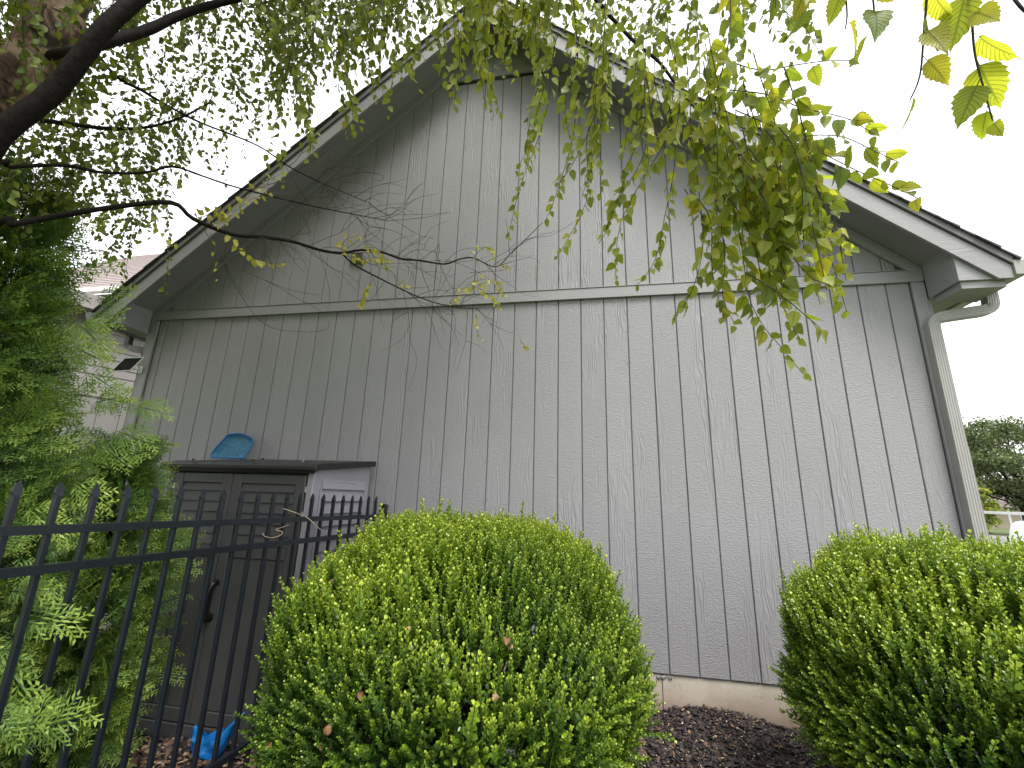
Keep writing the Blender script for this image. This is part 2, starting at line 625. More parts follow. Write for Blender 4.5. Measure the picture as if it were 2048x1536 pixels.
def sheet(name, x0, x1, y0, y1, step, dz, mat, fn=None):
    ax, ay = np.arange(x0, x1 + step / 2, step), np.arange(y0, y1 + step / 2, step)
    X, Y = np.meshgrid(ax, ay)
    Z = ground_z(X, Y) + dz
    if fn is not None:
        Z = Z + fn(X, Y)
    V = np.stack([X, Y, Z], -1).reshape(-1, 3)
    n = len(ax)
    F = np.array([(j * n + i, j * n + i + 1, (j + 1) * n + i + 1, (j + 1) * n + i) for j in range(len(ay) - 1) for i in range(n - 1)])
    return tag(obj(name, mesh_np(name, V, F, smooth_=True), mat), kind='structure')


def mulch_relief(X, Y):
    return (0.018 * np.sin(X * 5.1 + 1.3 * np.sin(Y * 4.2)) * np.cos(Y * 6.3 + X) +
            0.05 * np.exp(-((X - 3.25) / 0.35) ** 2 - ((Y + 0.05) / 0.35) ** 2) +
            0.006 * np.sin(X * 23) * np.sin(Y * 27 + 2 * np.sin(X * 9)))


sheet("mulch_bed", -3.0, 6.4, -3.6, 0.16, 0.04, 0.0, M['soil'], mulch_relief)

# bark chips lying on the bed
def chips(name, n, x0, x1, y0, y1, lo, hi, tints, label):
    TV = np.array([(-.5, -.5, 0), (.5, -.4, .05), (.45, .5, 0), (-.5, .4, .1), (-.4, -.4, .55), (.42, -.3, .5), (.36, .4, .6), (-.42, .3, .5)], float)
    TF = np.array([(0, 3, 2, 1), (4, 5, 6, 7), (0, 1, 5, 4), (1, 2, 6, 5), (2, 3, 7, 6), (3, 0, 4, 7)])
    x = rng.uniform(x0, x1, n)
    y = rng.uniform(y0, y1, n)
    z = ground_z(x, y) + mulch_relief(x, y) + rng.uniform(-0.004, 0.014, n)
    ln = rng.uniform(lo, hi, n) * rng.choice([1, 1, 1.6], n)
    Y = np.stack([rng.normal(size=n), rng.normal(size=n), rng.normal(size=n) * 0.35], 1)
    Nn = np.stack([rng.normal(size=n) * .4, rng.normal(size=n) * .4, np.ones(n)], 1)
    Mx = frames(Y, Nn)
    Mx = Mx * np.stack([rng.uniform(.25, .6, n), np.ones(n), rng.uniform(.12, .3, n)], 1)[:, None, :]
    t = rng.choice(tints, n) + rng.uniform(-.06, .06, n)
    V, F, A = scatter(TV, TF, np.stack([x, y, z], 1), Mx, ln, np.clip(t, 0, 1))
    o = obj(name, mesh_np(name, V, F, {"tint": A}), M['chip'])
    return tag(o, label, None, None, 'stuff')


chips("bark_mulch", 14000, 2.3, 4.7, -1.35, 0.0, 0.013, 0.038, [.1, .2, .3, .45, .6, .75, .1, .3, .5, .82], "dark shredded bark mulch between the two bushes")
chips("bark_mulch", 9000, -1.2, 1.6, -2.4, -0.9, 0.018, 0.05, [.3, .5, .75, .9, .9, .88, .82, .95], "brown wood chips in front of the storage shed")
chips("mulch_grit", 3000, 2.3, 4.7, -1.35, 0.0, 0.007, 0.020, [.92, .95, 1.0, .97], "pale grit and seed scattered on the mulch")
chips("bark_mulch", 5000, 4.2, 6.2, -3.4, 0.0, 0.02, 0.05, [.1, .2, .3, .45, .6, .75], "dark bark mulch under the right bush")


def dry_leaf_mesh(seed, L=0.045):
    r = np.random.default_rng(seed)
    n = 5
    V, F = [], []
    for i in range(n + 1):
        t = i / n
        w = 0.42 * L * math.sin(math.pi * min(1, t * 0.92 + 0.06)) ** 0.8
        curl = r.uniform(-.12, .12) * L
        for s in (-1, 0, 1):
            V.append((s * w, t * L, abs(s) * w * (0.5 + 0.3 * r.random()) + math.sin(t * 2.6) * L * 0.25 + curl * abs(s)))
    for i in range(n):
        for s in range(2):
            a = i * 3 + s
            F.append((a, a + 1, a + 4, a + 3))
    return mesh_np("dry_leaf", np.array(V), np.array(F), smooth_=True)


DRY = [dry_leaf_mesh(i) for i in range(5)]
for d_ in DRY[:3]: d_.materials.append(M['dry_leaf'])
for d_ in DRY[3:]: d_.materials.append(M['dry_leaf_pale'])


ORD = ["first", "second", "third", "fourth", "fifth", "sixth", "seventh", "eighth", "ninth", "tenth", "eleventh", "twelfth", "thirteenth"]
DRYGROUPS = {}


def dry_leaf(P, label, group, i=0, s=1.0, rot=None):
    o = bpy.data.objects.new("dry_leaf", DRY[i % 5])
    o.location = P
    o.rotation_euler = rot or (rng.uniform(-.5, .5), rng.uniform(-.5, .5), rng.uniform(0, 6.3))
    o.scale = (s, s, s)
    link(o)
    DRYGROUPS.setdefault(group, []).append(o)
    return tag(o, label, "leaf", group)


# ------------------------------------------------------------------ the grey gabled house
S = 0.2032
XL, XR, XC = -2.222, 5.137, 1.475
MS = 0.867
ZS = 2.955
house = thing("gabled_house", "grey house end wall with grooved board siding under a pointed gable roof", "house", (0, 0, 0))
DEPTH = 7.5


def line(a):
    return lambda x: a - MS * abs(x - XC)


def plank(x0, x1, z0, top, parent=house):
    """one groove-to-groove board, edges eased; origin at its foot"""
    pts = [(x0, z0), (x1, z0), (x1, top(x1))]
    if x0 < XC < x1 and top(XC) > max(top(x0), top(x1)) + 1e-4:
        pts.append((XC, top(XC)))
    pts.append((x0, top(x0)))
    if min(top(x0), top(x1)) < z0 + 0.006:
        z = z0 + 0.006
        pts = [(x, max(zz, z) if i > 1 else zz) for i, (x, zz) in enumerate(pts)]
    xm = (x0 + x1) / 2
    bm = bmesh.new()
    loops = []
    w = (x1 - x0) / 2
    dy = rng.uniform(-0.0012, 0.0012)
    for y, ins in ((0.0105, 0.0), (0.0035 + dy, 0.0), (dy, 0.0032)):
        loops.append([bm.verts.new(((x - xm) * (1 - ins / w), y, z - z0)) for x, z in pts])
    n = len(pts)
    for A, B in zip(loops, loops[1:]):
        for i in range(n):
            j = (i + 1) % n
            bm.faces.new((A[i], A[j], B[j], B[i]))
    bm.faces.new(loops[-1])
    bmesh.ops.recalc_face_normals(bm, faces=bm.faces)
    return obj("siding_board", bm, M['siding'], parent, (xm, 0, z0))


G = 0.0042
edges = [-2.130] + [k * S for k in range(-10, 25)] + [5.045]
for a, b in zip(edges, edges[1:]):
    plank(a + G, b - G, 0.0, lambda x: ZS + 0.004)
edges_u = [-2.02] + [k * S for k in range(-9, 25)] + [4.97]
ltop = line(6.175)
for a, b in zip(edges_u, edges_u[1:]):
    plank(a + G, b - G, 3.064, lambda x: min(ltop(x), 5.70))
# sheathing behind the grooves, side and back walls
prism_xz("sheathing", [(XL + .02, -0.01), (XR - .02, -0.01), (XR - .02, 3.03), (XC, 6.20), (XL + .02, 3.03)], 0.0112, 0.10, M['groove'], house, 0)
box("side_wall", XR - 0.022, XR - 0.002, 0.09, DEPTH, -0.01, 3.0, M['siding'], house, 0)
box("side_wall", XL + 0.002, XL + 0.022, 0.09, DEPTH, -0.01, 3.0, M['siding'], house, 0)
prism_xz("rear_wall", [(XL, -0.01), (XR, -0.01), (XR, 3.03), (XC, 6.2), (XL, 3.03)], DEPTH - .05, DEPTH, M['siding'], house, 0)
# nails along the panel joints
bm = bmesh.new()
for k in range(-10, 25, 6):
    for side in (-1, 1):
        for z in np.arange(0.25, 2.9, 0.30):
            c = (k * S + side * 0.016 + rng.uniform(-.002, .002), -0.0015, z + rng.uniform(-.04, .04))
            bmesh.ops.create_circle(bm, cap_ends=True, segments=6, radius=0.0042, matrix=Matrix.Translation(c) @ Matrix.Rotation(math.pi / 2, 4, 'X'))
    for z in np.arange(3.08, 5.4, 0.3):
        if z < ltop(k * S) - 0.2:
            for side in (-1, 1):
                c = (k * S + side * 0.016, -0.0015, z)
                bmesh.ops.create_circle(bm, cap_ends=True, segments=6, radius=0.0042, matrix=Matrix.Translation(c) @ Matrix.Rotation(math.pi / 2, 4, 'X'))
tag(obj("nail_heads", bm, M['groove'], house), kind='stuff')
# trim
box("band_board", XL, XR, -0.026, -0.0025, 2.957, 3.056, M['trim'], house, 0.002)
box("band_flashing", XL, XR, -0.032, -0.003, 3.0585, 3.063, M['gutter'], house, 0.001)
box("corner_board", XL, -2.131, -0.024, -0.0025, -0.012, 2.953, M['trim_v'], house, 0.002)
box("corner_board", 5.046, XR, -0.024, -0.0025, -0.012, 2.953, M['trim_v'], house, 0.002)
box("corner_board", XL - 0.020, XL - 0.001, -0.024, 0.09, -0.012, 2.95, M['trim_v'], house, 0.002)
box("corner_board", XR + 0.001, XR + 0.020, -0.024, 0.09, -0.012, 2.80, M['trim_v'], house, 0.002)
FL, FU = line(6.142), line(6.255)
prism_xz("frieze_board", [(XL, FL(XL)), (XC - .0015, FL(XC)), (XC - .0015, FU(XC)), (XL, FU(XL))], -0.030, -0.0035, M['trim'], house)
prism_xz("frieze_board", [(XC + .0015, FL(XC)), (XR, FL(XR)), (XR, FU(XR)), (XC + .0015, FU(XC))], -0.030, -0.0035, M['trim'], house)
prism_xz("peak_board", [(XC - (6.14 - 5.655) / MS, 5.655), (XC + (6.14 - 5.655) / MS, 5.655), (XC, 6.14)], -0.0285, -0.0035, M['trim'], house, 0.0015)
prism_xz("peak_board_painted_shadow", [(XC - .53, 5.632), (XC + .53, 5.632), (XC + .53, 5.653), (XC - .53, 5.653)], -0.010, -0.002, M['black'], house, 0)  # black strip painting in the shadow under the peak board
# overhang: soffit, barge boards, eave returns
OV = 0.335
EL, ER = -2.505, 5.452
SO, SU = line(6.258), line(6.270)
for xa, xb in ((EL + 0.02, XC - .001), (XC + .001, ER - 0.02)):
    prism_xz("soffit_panel", [(xa, SO(xa)), (xb, SO(xb)), (xb, SU(xb)), (xa, SU(xa))], -OV, -0.002, M['soffit'], house, 0)
XB = 1.49
BL = lambda x: 6.147 - MS * abs(x - XB)
BT = lambda x: 6.322 - MS * abs(x - XB)
ZB = 2.790
xr_ = XB + (6.147 - ZB) / MS
prism_xz("barge_board", [(XB + .001, BL(XB)), (xr_, ZB), (ER, ZB), (ER, BT(ER)), (XB + .001, BT(XB))], -0.360, -OV - 0.001, M['trim'], house)
xl_ = XB - (6.147 - ZB) / MS
prism_xz("barge_board", [(XB - .001, BL(XB)), (XB - .001, BT(XB)), (EL, BT(EL)), (EL, ZB), (xl_, ZB)], -0.360, -OV - 0.001, M['trim'], house)
DL = lambda x: 6.326 - MS * abs(x - XB)
DT = lambda x: 6.392 - MS * abs(x - XB)
prism_xz("drip_edge", [(XB + .001, DL(XB)), (ER + .005, DL(ER + .005)), (ER + .005, DT(ER + .005)), (XB + .001, DT(XB))], -0.378, -OV, M['drip'], house)
prism_xz("drip_edge", [(XB - .001, DL(XB)), (XB - .001, DT(XB)), (EL - .005, DT(EL - .005)), (EL - .005, DL(EL - .005))], -0.378, -OV, M['drip'], house)
DK, DK2 = line(6.33), line(6.392)
for xa, xb in ((EL, XC - .001), (XC + .001, ER)):
    prism_xz("roof_deck", [(xa, DK(xa)), (xb, DK(xb)), (xb, DK2(xb)), (xa, DK2(xa))], -OV + 0.002, DEPTH + .3, M['drip'], house, 0)
# shingle courses, lowest first, each lapping the one below
th = math.atan(MS)
LEN = (ER - XC) / math.cos(th) + 0.05
ncourse = int(LEN / 0.14) + 1
for sgn in (-1, 1):
    for i in range(ncourse):
        s0 = LEN - i * 0.14
        s1 = max(s0 - 0.17, 0.0)
        ov = -0.392 - (0.006 if i % 2 else 0.0) - rng.uniform(0, .004)
        P = []
        for s, h in ((s0, 0.003), (s1, 0.003), (s1, 0.008), (s0, 0.018)):
            x = XC + sgn * (s * math.cos(th) + h * math.sin(th))
            z = 6.392 - s * math.sin(th) + h * math.cos(th) + 0.001
            P.append((x, z))
        prism_xz("shingle_course", P if sgn < 0 else P[::-1], ov, DEPTH + .35, M['shingle'], house, 0)
# eave returns (closed boxes at the foot of each rake)
for sgn, xw, xe in ((1, XR, ER), (-1, XL, EL)):
    xi = xw
    x0, x1 = min(xi, xe), max(xi, xe)
    ztop = BL(xi) + 0.06
    f = [(xi, 2.800), (xi, ztop), (xe - sgn * .10, 2.83), (xe - sgn * .06, 2.800)]
    prism_xz("eave_return_face", f, -OV + 0.0005, -OV + 0.02, M['trim'], house, 0.0015)
    box("eave_return_cheek", min(xi - sgn * .001, xi + sgn * .018), max(xi - sgn * .001, xi + sgn * .018), -OV + 0.021, -0.034, 2.800, SO(xi) + 0.02, M['trim_v'], house, 0.0015)
    box("eave_soffit", x0 + .02, x1 - .02, -OV + 0.022, DEPTH, 2.815, 2.827, M['soffit'], house, 0)
    box("eave_return_ledge", x0 + .021, x1 - .021, -OV + 0.021, -0.05, 2.745, 2.812, M['trim'], house, 0.002) if sgn > 0 else None
    box("eave_fascia", xe - .019 if sgn > 0 else xe, xe if sgn > 0 else xe + .019, -OV, DEPTH, 2.80, 2.925, M['trim_v'], house, 0.0015)


# gutters: K-profile swept along the eave
def gutter(xe, sgn, mat):
    prof = [(0, 0), (0.075, 0), (0.085, 0.03), (0.115, 0.075), (0.115, 0.105), (0.108, 0.105), (0.108, 0.078), (0.08, 0.034), (0.072, 0.006), (0.004, 0.006), (0.004, 0.105), (0, 0.105)]
    bm = bmesh.new()
    A = [bm.verts.new((xe + sgn * (0.002 + x), -0.375, 2.812 + z)) for x, z in prof]
    B = [bm.verts.new((xe + sgn * (0.002 + x), DEPTH, 2.812 + z)) for x, z in prof]
    n = len(prof)
    for i in range(n):
        j = (i + 1) % n
        bm.faces.new((A[i], A[j], B[j], B[i]))
    cap = [bm.verts.new((xe + sgn * (0.002 + x), -0.377, 2.810 + z)) for x, z in ((0, 0), (0.077, 0), (0.087, 0.03), (0.117, 0.075), (0.117, 0.109), (0, 0.109))]
    bm.faces.new(cap)
    bmesh.ops.recalc_face_normals(bm, faces=bm.faces)
    return obj("gutter", bm, mat, house)


gutter(ER, 1, M['gutter'])
gutter(EL, -1, M['gutter_dark'])


def downspout(path, mat, seam_z=None, w=0.068, d=0.050, name="downspout"):
    """ribbed rectangular pipe swept along a path, pleats where it bends"""
    P, _ = catmull(path, [0] * len(path), 10)
    # even out and round the bends
    T = np.gradient(P, axis=0)
    T /= np.linalg.norm(T, axis=1)[:, None]
    ribs = []
    nr = 5
    for i in range(nr):
        a, b = -0.5 + i / nr, -0.5 + (i + 1) / nr
        ribs += [(a + .03, 0.5), (a + .10, 0.46), (b - .03, 0.46), (b, 0.5)] if i < nr - 1 else [(a + .03, 0.5), (a + .10, 0.46), (b - .07, 0.46), (b - .03, 0.5)]
    prof = [(-0.5, -0.42), (-0.5, 0.44)] + ribs + [(0.5, 0.44), (0.5, -0.42), (0.42, -0.5), (-0.42, -0.5)]
    bm = bmesh.new()
    rings = []
    side = np.array([1.0, 0, 0])
    curv = np.linalg.norm(np.gradient(T, axis=0), axis=1)
    for i, (p, t) in enumerate(zip(P, T)):
        front = np.array([0.0, -1.0, 0.0])
        s = np.cross(front, t)
        if np.linalg.norm(s) < 0.3:
            s = side
        s = s - t * (s @ t)
        s /= np.linalg.norm(s)
        if i and s @ side < 0:
            s = -s
        side = s
        f = np.cross(t, s)
        f /= np.linalg.norm(f)
        if f[1] > 0: f = -f
        k = 1.0 - (0.05 if (i % 2 and curv[i] > 0.05) else 0.0)
        rings.append([bm.verts.new(p + s * u * w * k + f * v * d * k) for u, v in prof])
    n = len(prof)
    for A, B in zip(rings, rings[1:]):
        for i in range(n):
            j = (i + 1) % n
            bm.faces.new((A[i], A[j], B[j], B[i]))
    bmesh.ops.recalc_face_normals(bm, faces=bm.faces)
    return obj(name, bm, mat, house)


DX = 5.100
ds = downspout([(5.50, -0.075, 2.85), (5.50, -0.075, 2.735), (5.488, -0.073, 2.690), (5.445, -0.070, 2.668), (5.33, -0.066, 2.652), (5.19, -0.060, 2.634),
                (5.130, -0.057, 2.615), (DX + .002, -0.056, 2.570), (DX, -0.055, 2.49), (DX, -0.055, 1.62)], M['gutter'], w=0.080, d=0.066)
downspout([(DX, -0.055, 1.64), (DX, -0.055, 0.8), (DX, -0.055, -0.05), (DX, -0.08, -0.16), (DX, -0.20, -0.20)], M['gutter'], w=0.084, d=0.070)
box("downspout_strap", DX - .041, DX + .041, -0.086, -0.026, 0.60, 0.618, M['gutter'], house, 0.001)
downspout([(-2.56, 0.05, 2.85), (-2.56, 0.05, 2.74), (-2.55, 0.05, 2.70), (-2.50, 0.05, 2.67), (-2.37, 0.05, 2.645), (-2.30, 0.05, 2.62),
           (-2.283, 0.05, 2.57), (-2.28, 0.05, 2.45), (-2.28, 0.05, -0.1)], M['gutter_dark'])
# foundation: two pours meeting at a joint line
FJ = at(1325, 1380, 1)
FJx = CAM[0] + (0.012 - CAM[1]) / (FJ - CAM)[1] * (FJ - CAM)[0]
box("foundation_wall", XL + .02, FJx - .002, 0.014, 0.22, -0.8, -0.013, M['foundation'], house, 0.003)
box("foundation_wall", FJx + .002, XR - .02, 0.014, 0.22, -0.8, -0.013, M['foundation'], house, 0.003)
bm = bmesh.new()                                              # lump of old mortar under the siding
for i in range(9):
    c = (FJx - .03 + i * .012 + rng.uniform(-.004, .004), 0.008, -0.026 + rng.uniform(-.006, .006))
    bmesh.ops.create_icosphere(bm, subdivisions=1, radius=rng.uniform(.006, .011), matrix=Matrix.Translation(c))
obj("mortar_smear", bm, simple("old_mortar", (0.22, 0.22, 0.21), 0.9, 0.3, 60, 0.6, 120), house)
# small louvred wall vent in the gable
vn = empty("wall_vent", (0.157, -0.004, 3.552), 0, house)
box("vent_frame", -.075, .075, -.022, 0, -.064, .064, M['vent'], vn, 0.004)
for i in range(5):
    bm = bmesh.new()
    z = -.046 + i * .022
    add_box(bm, -.062, .062, -.036, -.0225, z, z + .007, .001)
    bmesh.ops.rotate(bm, verts=bm.verts, cent=(0, -.028, z), matrix=Matrix.Rotation(-0.5, 3, 'X'))
    obj("vent_louvre", bm, M['vent'], vn)
    box("vent_slot", -.060, .060, -.0235, -.0222, z - .009, z - .001, M['black'], vn, 0)

# ------------------------------------------------------------------ solar panel at the left corner
sp = thing("solar_panel", "small white framed solar panel on an arm bracket at the wall's left corner", "solar panel", (-2.20, -0.026, 2.39))
box("bracket_plate", -.022, .022, -.012, 0, -.04, .04, M['white_plastic'], sp, 0.006)
V, F = tube_arrays([(0, -.012, 0), (-.015, -.045, -.004), (-.03, -.075, -.012)], [.011, .010, .010], 8, 3)
smooth(obj("bracket_arm", mesh_np("bracket_arm", V, F), M['white_plastic'], sp))
def solid_quad(name, q, t0, t1, mat):
    """thin plate through four corners, from t0 to t1 along its normal"""
    q = [Vector(p) for p in q]
    n = (q[1] - q[0]).cross(q[3] - q[0]).normalized()
    if n.dot(Vector(CAM) - q[0]) < 0: n = -n
    bm = bmesh.new()
    a = [bm.verts.new(p + n * t0) for p in q]
    b = [bm.verts.new(p + n * t1) for p in q]
    bm.faces.new(a); bm.faces.new(b[::-1])
    for i in range(4):
        j = (i + 1) % 4
        bm.faces.new((a[i], a[j], b[j], b[i]))
    bmesh.ops.recalc_face_normals(bm, faces=bm.faces)
    return obj(name, bm, mat, sp)


spo = Vector(sp.location)
pc = Vector((-2.262, -0.128, 2.425)) - spo
e1 = Vector((0.088, 0.030, 0.012))          # half extents of the tilted plate
e2 = Vector((0.045, 0.020, 0.082))
cn = lambda k: [pc - e1 * k - e2 * k, pc + e1 * k - e2 * k, pc + e1 * k + e2 * k, pc - e1 * k + e2 * k]
solid_quad("panel_frame", cn(1.0), -0.012, 0.0, M['white_plastic'])
solid_quad("solar_cell", cn(0.86), 0.0008, 0.002, M['cell'])

# ------------------------------------------------------------------ storage shed
SX0, SX1, SY0, SY1, SZ0 = -0.615, 0.585, -0.865, -0.065, -0.375
shed = thing("storage_shed", "dark plastic storage shed with louvred double doors and pale side panel, against the grey wall", "shed", (0, 0, 0))
LZ = lambda y: 1.342 + (y - SY0) * 0.100                      # underside of the sloping lid


def shed_panel_side(x0, x1, mat):
    bm = bmesh.new()
    pts = [(SY0 + .03, SZ0), (SY1, SZ0), (SY1, LZ(SY1)), (SY0 + .03, LZ(SY0))]
    A = [bm.verts.new((x0, y, z)) for y, z in pts]
    B = [bm.verts.new((x1, y, z)) for y, z in pts]
    bm.faces.new(A[::-1]); bm.faces.new(B)
    for i in range(4):
        j = (i + 1) % 4
        bm.faces.new((A[i], A[j], B[j], B[i]))
    bmesh.ops.recalc_face_normals(bm, faces=bm.faces)
    return obj("side_panel", bm, mat, shed)


shed_panel_side(SX0, SX0 + .03, M['shed_side'])
spn = shed_panel_side(SX1 - .03, SX1, M['shed_side'])
# arched frame and louvres on the right side
def arc_frame(yc, hw, z0, zc, rise, n=14):
    return [(yc - hw + 2 * hw * i / n, zc + rise * (1 - ((i / n - .5) * 2) ** 2)) for i in range(n + 1)]


yc, hw = (SY0 + SY1) / 2 + 0.01, 0.305
for zlo, zhi, rise in ((0.50, 1.225, 0.045), (-0.28, 0.42, 0.0)):
    outer = arc_frame(yc, hw, zlo, zhi, rise)
    for i in range(len(outer) - 1):
        pass
    bm = bmesh.new()
    for (ya, za), (yb, zb) in zip(outer, outer[1:]):
        v = [bm.verts.new(c) for c in ((SX1 + .001, ya, za + .006), (SX1 + .010, ya, za), (SX1 + .010, yb, zb), (SX1 + .001, yb, zb + .006))]
        bm.faces.new(v)
        v = [bm.verts.new(c) for c in ((SX1 + .010, ya, za), (SX1 + .0005, ya, za - .010), (SX1 + .0005, yb, zb - .010), (SX1 + .010, yb, zb))]
        bm.faces.new(v)
    add_box(bm, SX1 + .001, SX1 + .012, yc - hw - .012, yc - hw, zlo, zhi, 0.002)
    add_box(bm, SX1 + .001, SX1 + .012, yc + hw, yc + hw + .012, zlo, zhi, 0.002)
    add_box(bm, SX1 + .001, SX1 + .012, yc - hw - .012, yc + hw + .012, zlo - .013, zlo - .001, 0.002)
    bmesh.ops.recalc_face_normals(bm, faces=bm.faces)
    obj("side_frame", bm, M['shed_side'], shed)
    if rise:
        z = zlo
        while z < zhi - 0.02:
            bm = bmesh.new()
            pts = [(SX1 + .001, z + .004), (SX1 + .017, z + .010), (SX1 + .003, z + .080), (SX1 + .001, z + .080)]
            A = [bm.verts.new((x, yc - hw + .003, zz)) for x, zz in pts]
            B = [bm.verts.new((x, yc + hw - .003, zz)) for x, zz in pts]
            bm.faces.new(A); bm.faces.new(B[::-1])
            for i in range(4):
                j = (i + 1) % 4
                bm.faces.new((A[i], A[j], B[j], B[i]))
            bmesh.ops.recalc_face_normals(bm, faces=bm.faces)
            obj("side_louvre", bm, M['shed_side'], shed)
            z += 0.088
box("corner_post", SX1 - .045, SX1 + .006, SY0 - .004, SY0 + .045, SZ0, 1.336, M['shed_side'], shed, 0.006)
box("corner_post", SX0 - .006, SX0 + .045, SY0 - .004, SY0 + .045, SZ0, 1.336, M['shed_front'], shed, 0.006)
box("back_panel", SX0 + .031, SX1 - .031, SY1 - .02, SY1, SZ0, 1.40, M['shed_side'], shed, 0)
box("base", SX0 + .002, SX1 - .002, SY0 + .012, SY1 - .001, SZ0 - .02, SZ0 + .105, M['shed_front'], shed, 0.008)
box("base_sill", SX0 + .05, SX1 - .05, SY0 - .010, SY0 + .010, SZ0, SZ0 + .088, M['shed_front'], shed, 0.006)
box("door_header", SX0 + .046, SX1 - .046, SY0 + .004, SY0 + .04, 1.308, 1.338, M['shed_front'], shed, 0.004)
# lid: sloping slab with a rolled front lip
bm = bmesh.new()
prof = [(SY0 - .055, -0.012), (SY0 - .062, 0.006), (SY0 - .055, 0.026), (SY0 - .03, 0.040), (SY0 + .05, 0.046), (SY1 + .01, 0.046), (SY1 + .01, 0.0), (SY0 - .02, 0.0), (SY0 - .03, -0.012)]
A = [bm.verts.new((SX0 - .045, y, LZ(y) + h)) for y, h in prof]
B = [bm.verts.new((SX1 + .045, y, LZ(y) + h)) for y, h in prof]
bm.faces.new(A); bm.faces.new(B[::-1])
for i in range(len(prof)):
    j = (i + 1) % len(prof)
    bm.faces.new((A[i], A[j], B[j], B[i]))
bmesh.ops.recalc_face_normals(bm, faces=bm.faces)
bmesh.ops.bevel(bm, geom=[e for e in bm.edges if abs(e.verts[0].co.x - e.verts[1].co.x) < 1e-5], offset=0.004, segments=1, affect='EDGES')
obj("lid", bm, M['shed_lid'], shed)
box("lid_lip", SX0 - .03, SX1 + .03, SY0 - .052, SY0 - .030, LZ(SY0) - .026, LZ(SY0) - .017, M['shed_lid'], shed, 0.003)
# two doors
for di, (xa, xb) in enumerate(((SX0 + .052, -0.0665), (-0.0615, SX1 - .052))):
    dr = empty("door", (xa, SY0, SZ0 + .095), 0, shed)
    W, H = xb - xa, 1.304 - (SZ0 + .095)
    st, yb = 0.078, 0.018
    box("door_slab", 0.002, W - 0.002, 0.010, 0.028, 0.002, H - 0.002, M['shed_front'], dr, 0.0)
    box("door_stile", 0, st, -0.010, 0.009, 0, H, M['shed_front'], dr, 0.005)
    box("door_stile", W - st, W, -0.010, 0.009, 0, H, M['shed_front'], dr, 0.005)
    zr = H - 0.50
    for z0_, z1_ in ((H - .070, H), (zr - .075, zr), (0, .08)):
        box("door_rail", st + .001, W - st - .001, -0.009, 0.009, z0_, z1_, M['shed_front'], dr, 0.004)
    z = zr + .004
    while z < H - .075:
        bm = bmesh.new()
        h = min(.070, H - .0715 - z)
        pts = [(0.0095, z), (-0.007, z + .003), (-0.006, z + .012), (0.006, z + h), (0.0095, z + h)]
        A = [bm.verts.new((st + .003, y, zz)) for y, zz in pts]
        B = [bm.verts.new((W - st - .003, y, zz)) for y, zz in pts]
        bm.faces.new(A); bm.faces.new(B[::-1])
        for i in range(5):
            j = (i + 1) % 5
            bm.faces.new((A[i], A[j], B[j], B[i]))
        bmesh.ops.recalc_face_normals(bm, faces=bm.faces)
        obj("door_louvre", bm, M['shed_front'], dr)
        z += .0735
    nb = 3
    bw = (W - 2 * st - .006) / nb
    for i in range(nb):
        box("door_board", st + .003 + i * bw + .003, st + .003 + (i + 1) * bw - .003, 0.000, 0.0095, .083, zr - .078, M['shed_front'], dr, 0.004)
    hx = 0.006 if di == 0 else W - 0.014
    for z in (H - .10, H - .27, .25):
        box("hinge", hx - .006 if di == 0 else hx + .012, hx + .006 if di == 0 else hx + .026, -0.012, 0.006, z - .02, z + .02, M['steel'], dr, 0.002)
    if di == 1:
        hc = .020
        V, F = tube_arrays([(hc + .006, -.006, .845), (hc + .004, -.045, .836), (hc, -.062, .77), (hc - .001, -.062, .69), (hc - .002, -.045, .635), (hc - .002, -.006, .625)],
                           [.022, .024, .021, .023, .029, .030], 8, 4)
        smooth(obj("door_handle", mesh_np("door_handle", V, F), M['black'], dr))

# blue net scoop leaning on the wall on top of the lid
lz = LZ(-0.17) + 0.047
net = thing("net_scoop", "rounded square blue mesh pool scoop leaning on the wall on the shed lid", "net", (-0.80 + 0.0, -0.155, lz + .002), 0.0)
net.rotation_euler = (math.radians(-14), 0, math.radians(4))
NETP = [(-.175, 0.0), (-.188, .035), (-.165, .10), (-.112, .200), (-.080, .230), (.02, .240), (.11, .218), (.165, .192), (.185, .158), (.180, .10), (.152, .02), (.138, 0.0)]
# half-rounded closed outline
loop = NETP + [NETP[0]]
V, F = tube_arrays([(x, 0, z + .011) for x, z in loop], [.0085] * len(loop), 6, 3)
smooth(obj("scoop_frame", mesh_np("scoop_frame", V, F), M['blue_frame'], net))
bm = bmesh.new()
PP, _ = catmull([(x, 0.0, z + .011) for x, z in loop], [0] * len(loop), 3)
vs = [bm.verts.new((p[0] * .97, 0.004, p[2] * .97 + .004)) for p in PP[:-1]]
ws = [bm.verts.new((p[0] * .80, 0.022, (p[2] - .11) * .80 + .11)) for p in PP[:-1]]
for i in range(len(vs)):
    j = (i + 1) % len(vs)
    bm.faces.new((vs[i], vs[j], ws[j], ws[i]))
bm.faces.new(ws)
bmesh.ops.recalc_face_normals(bm, faces=bm.faces)
obj("scoop_net", bm, M['blue_net'], net)

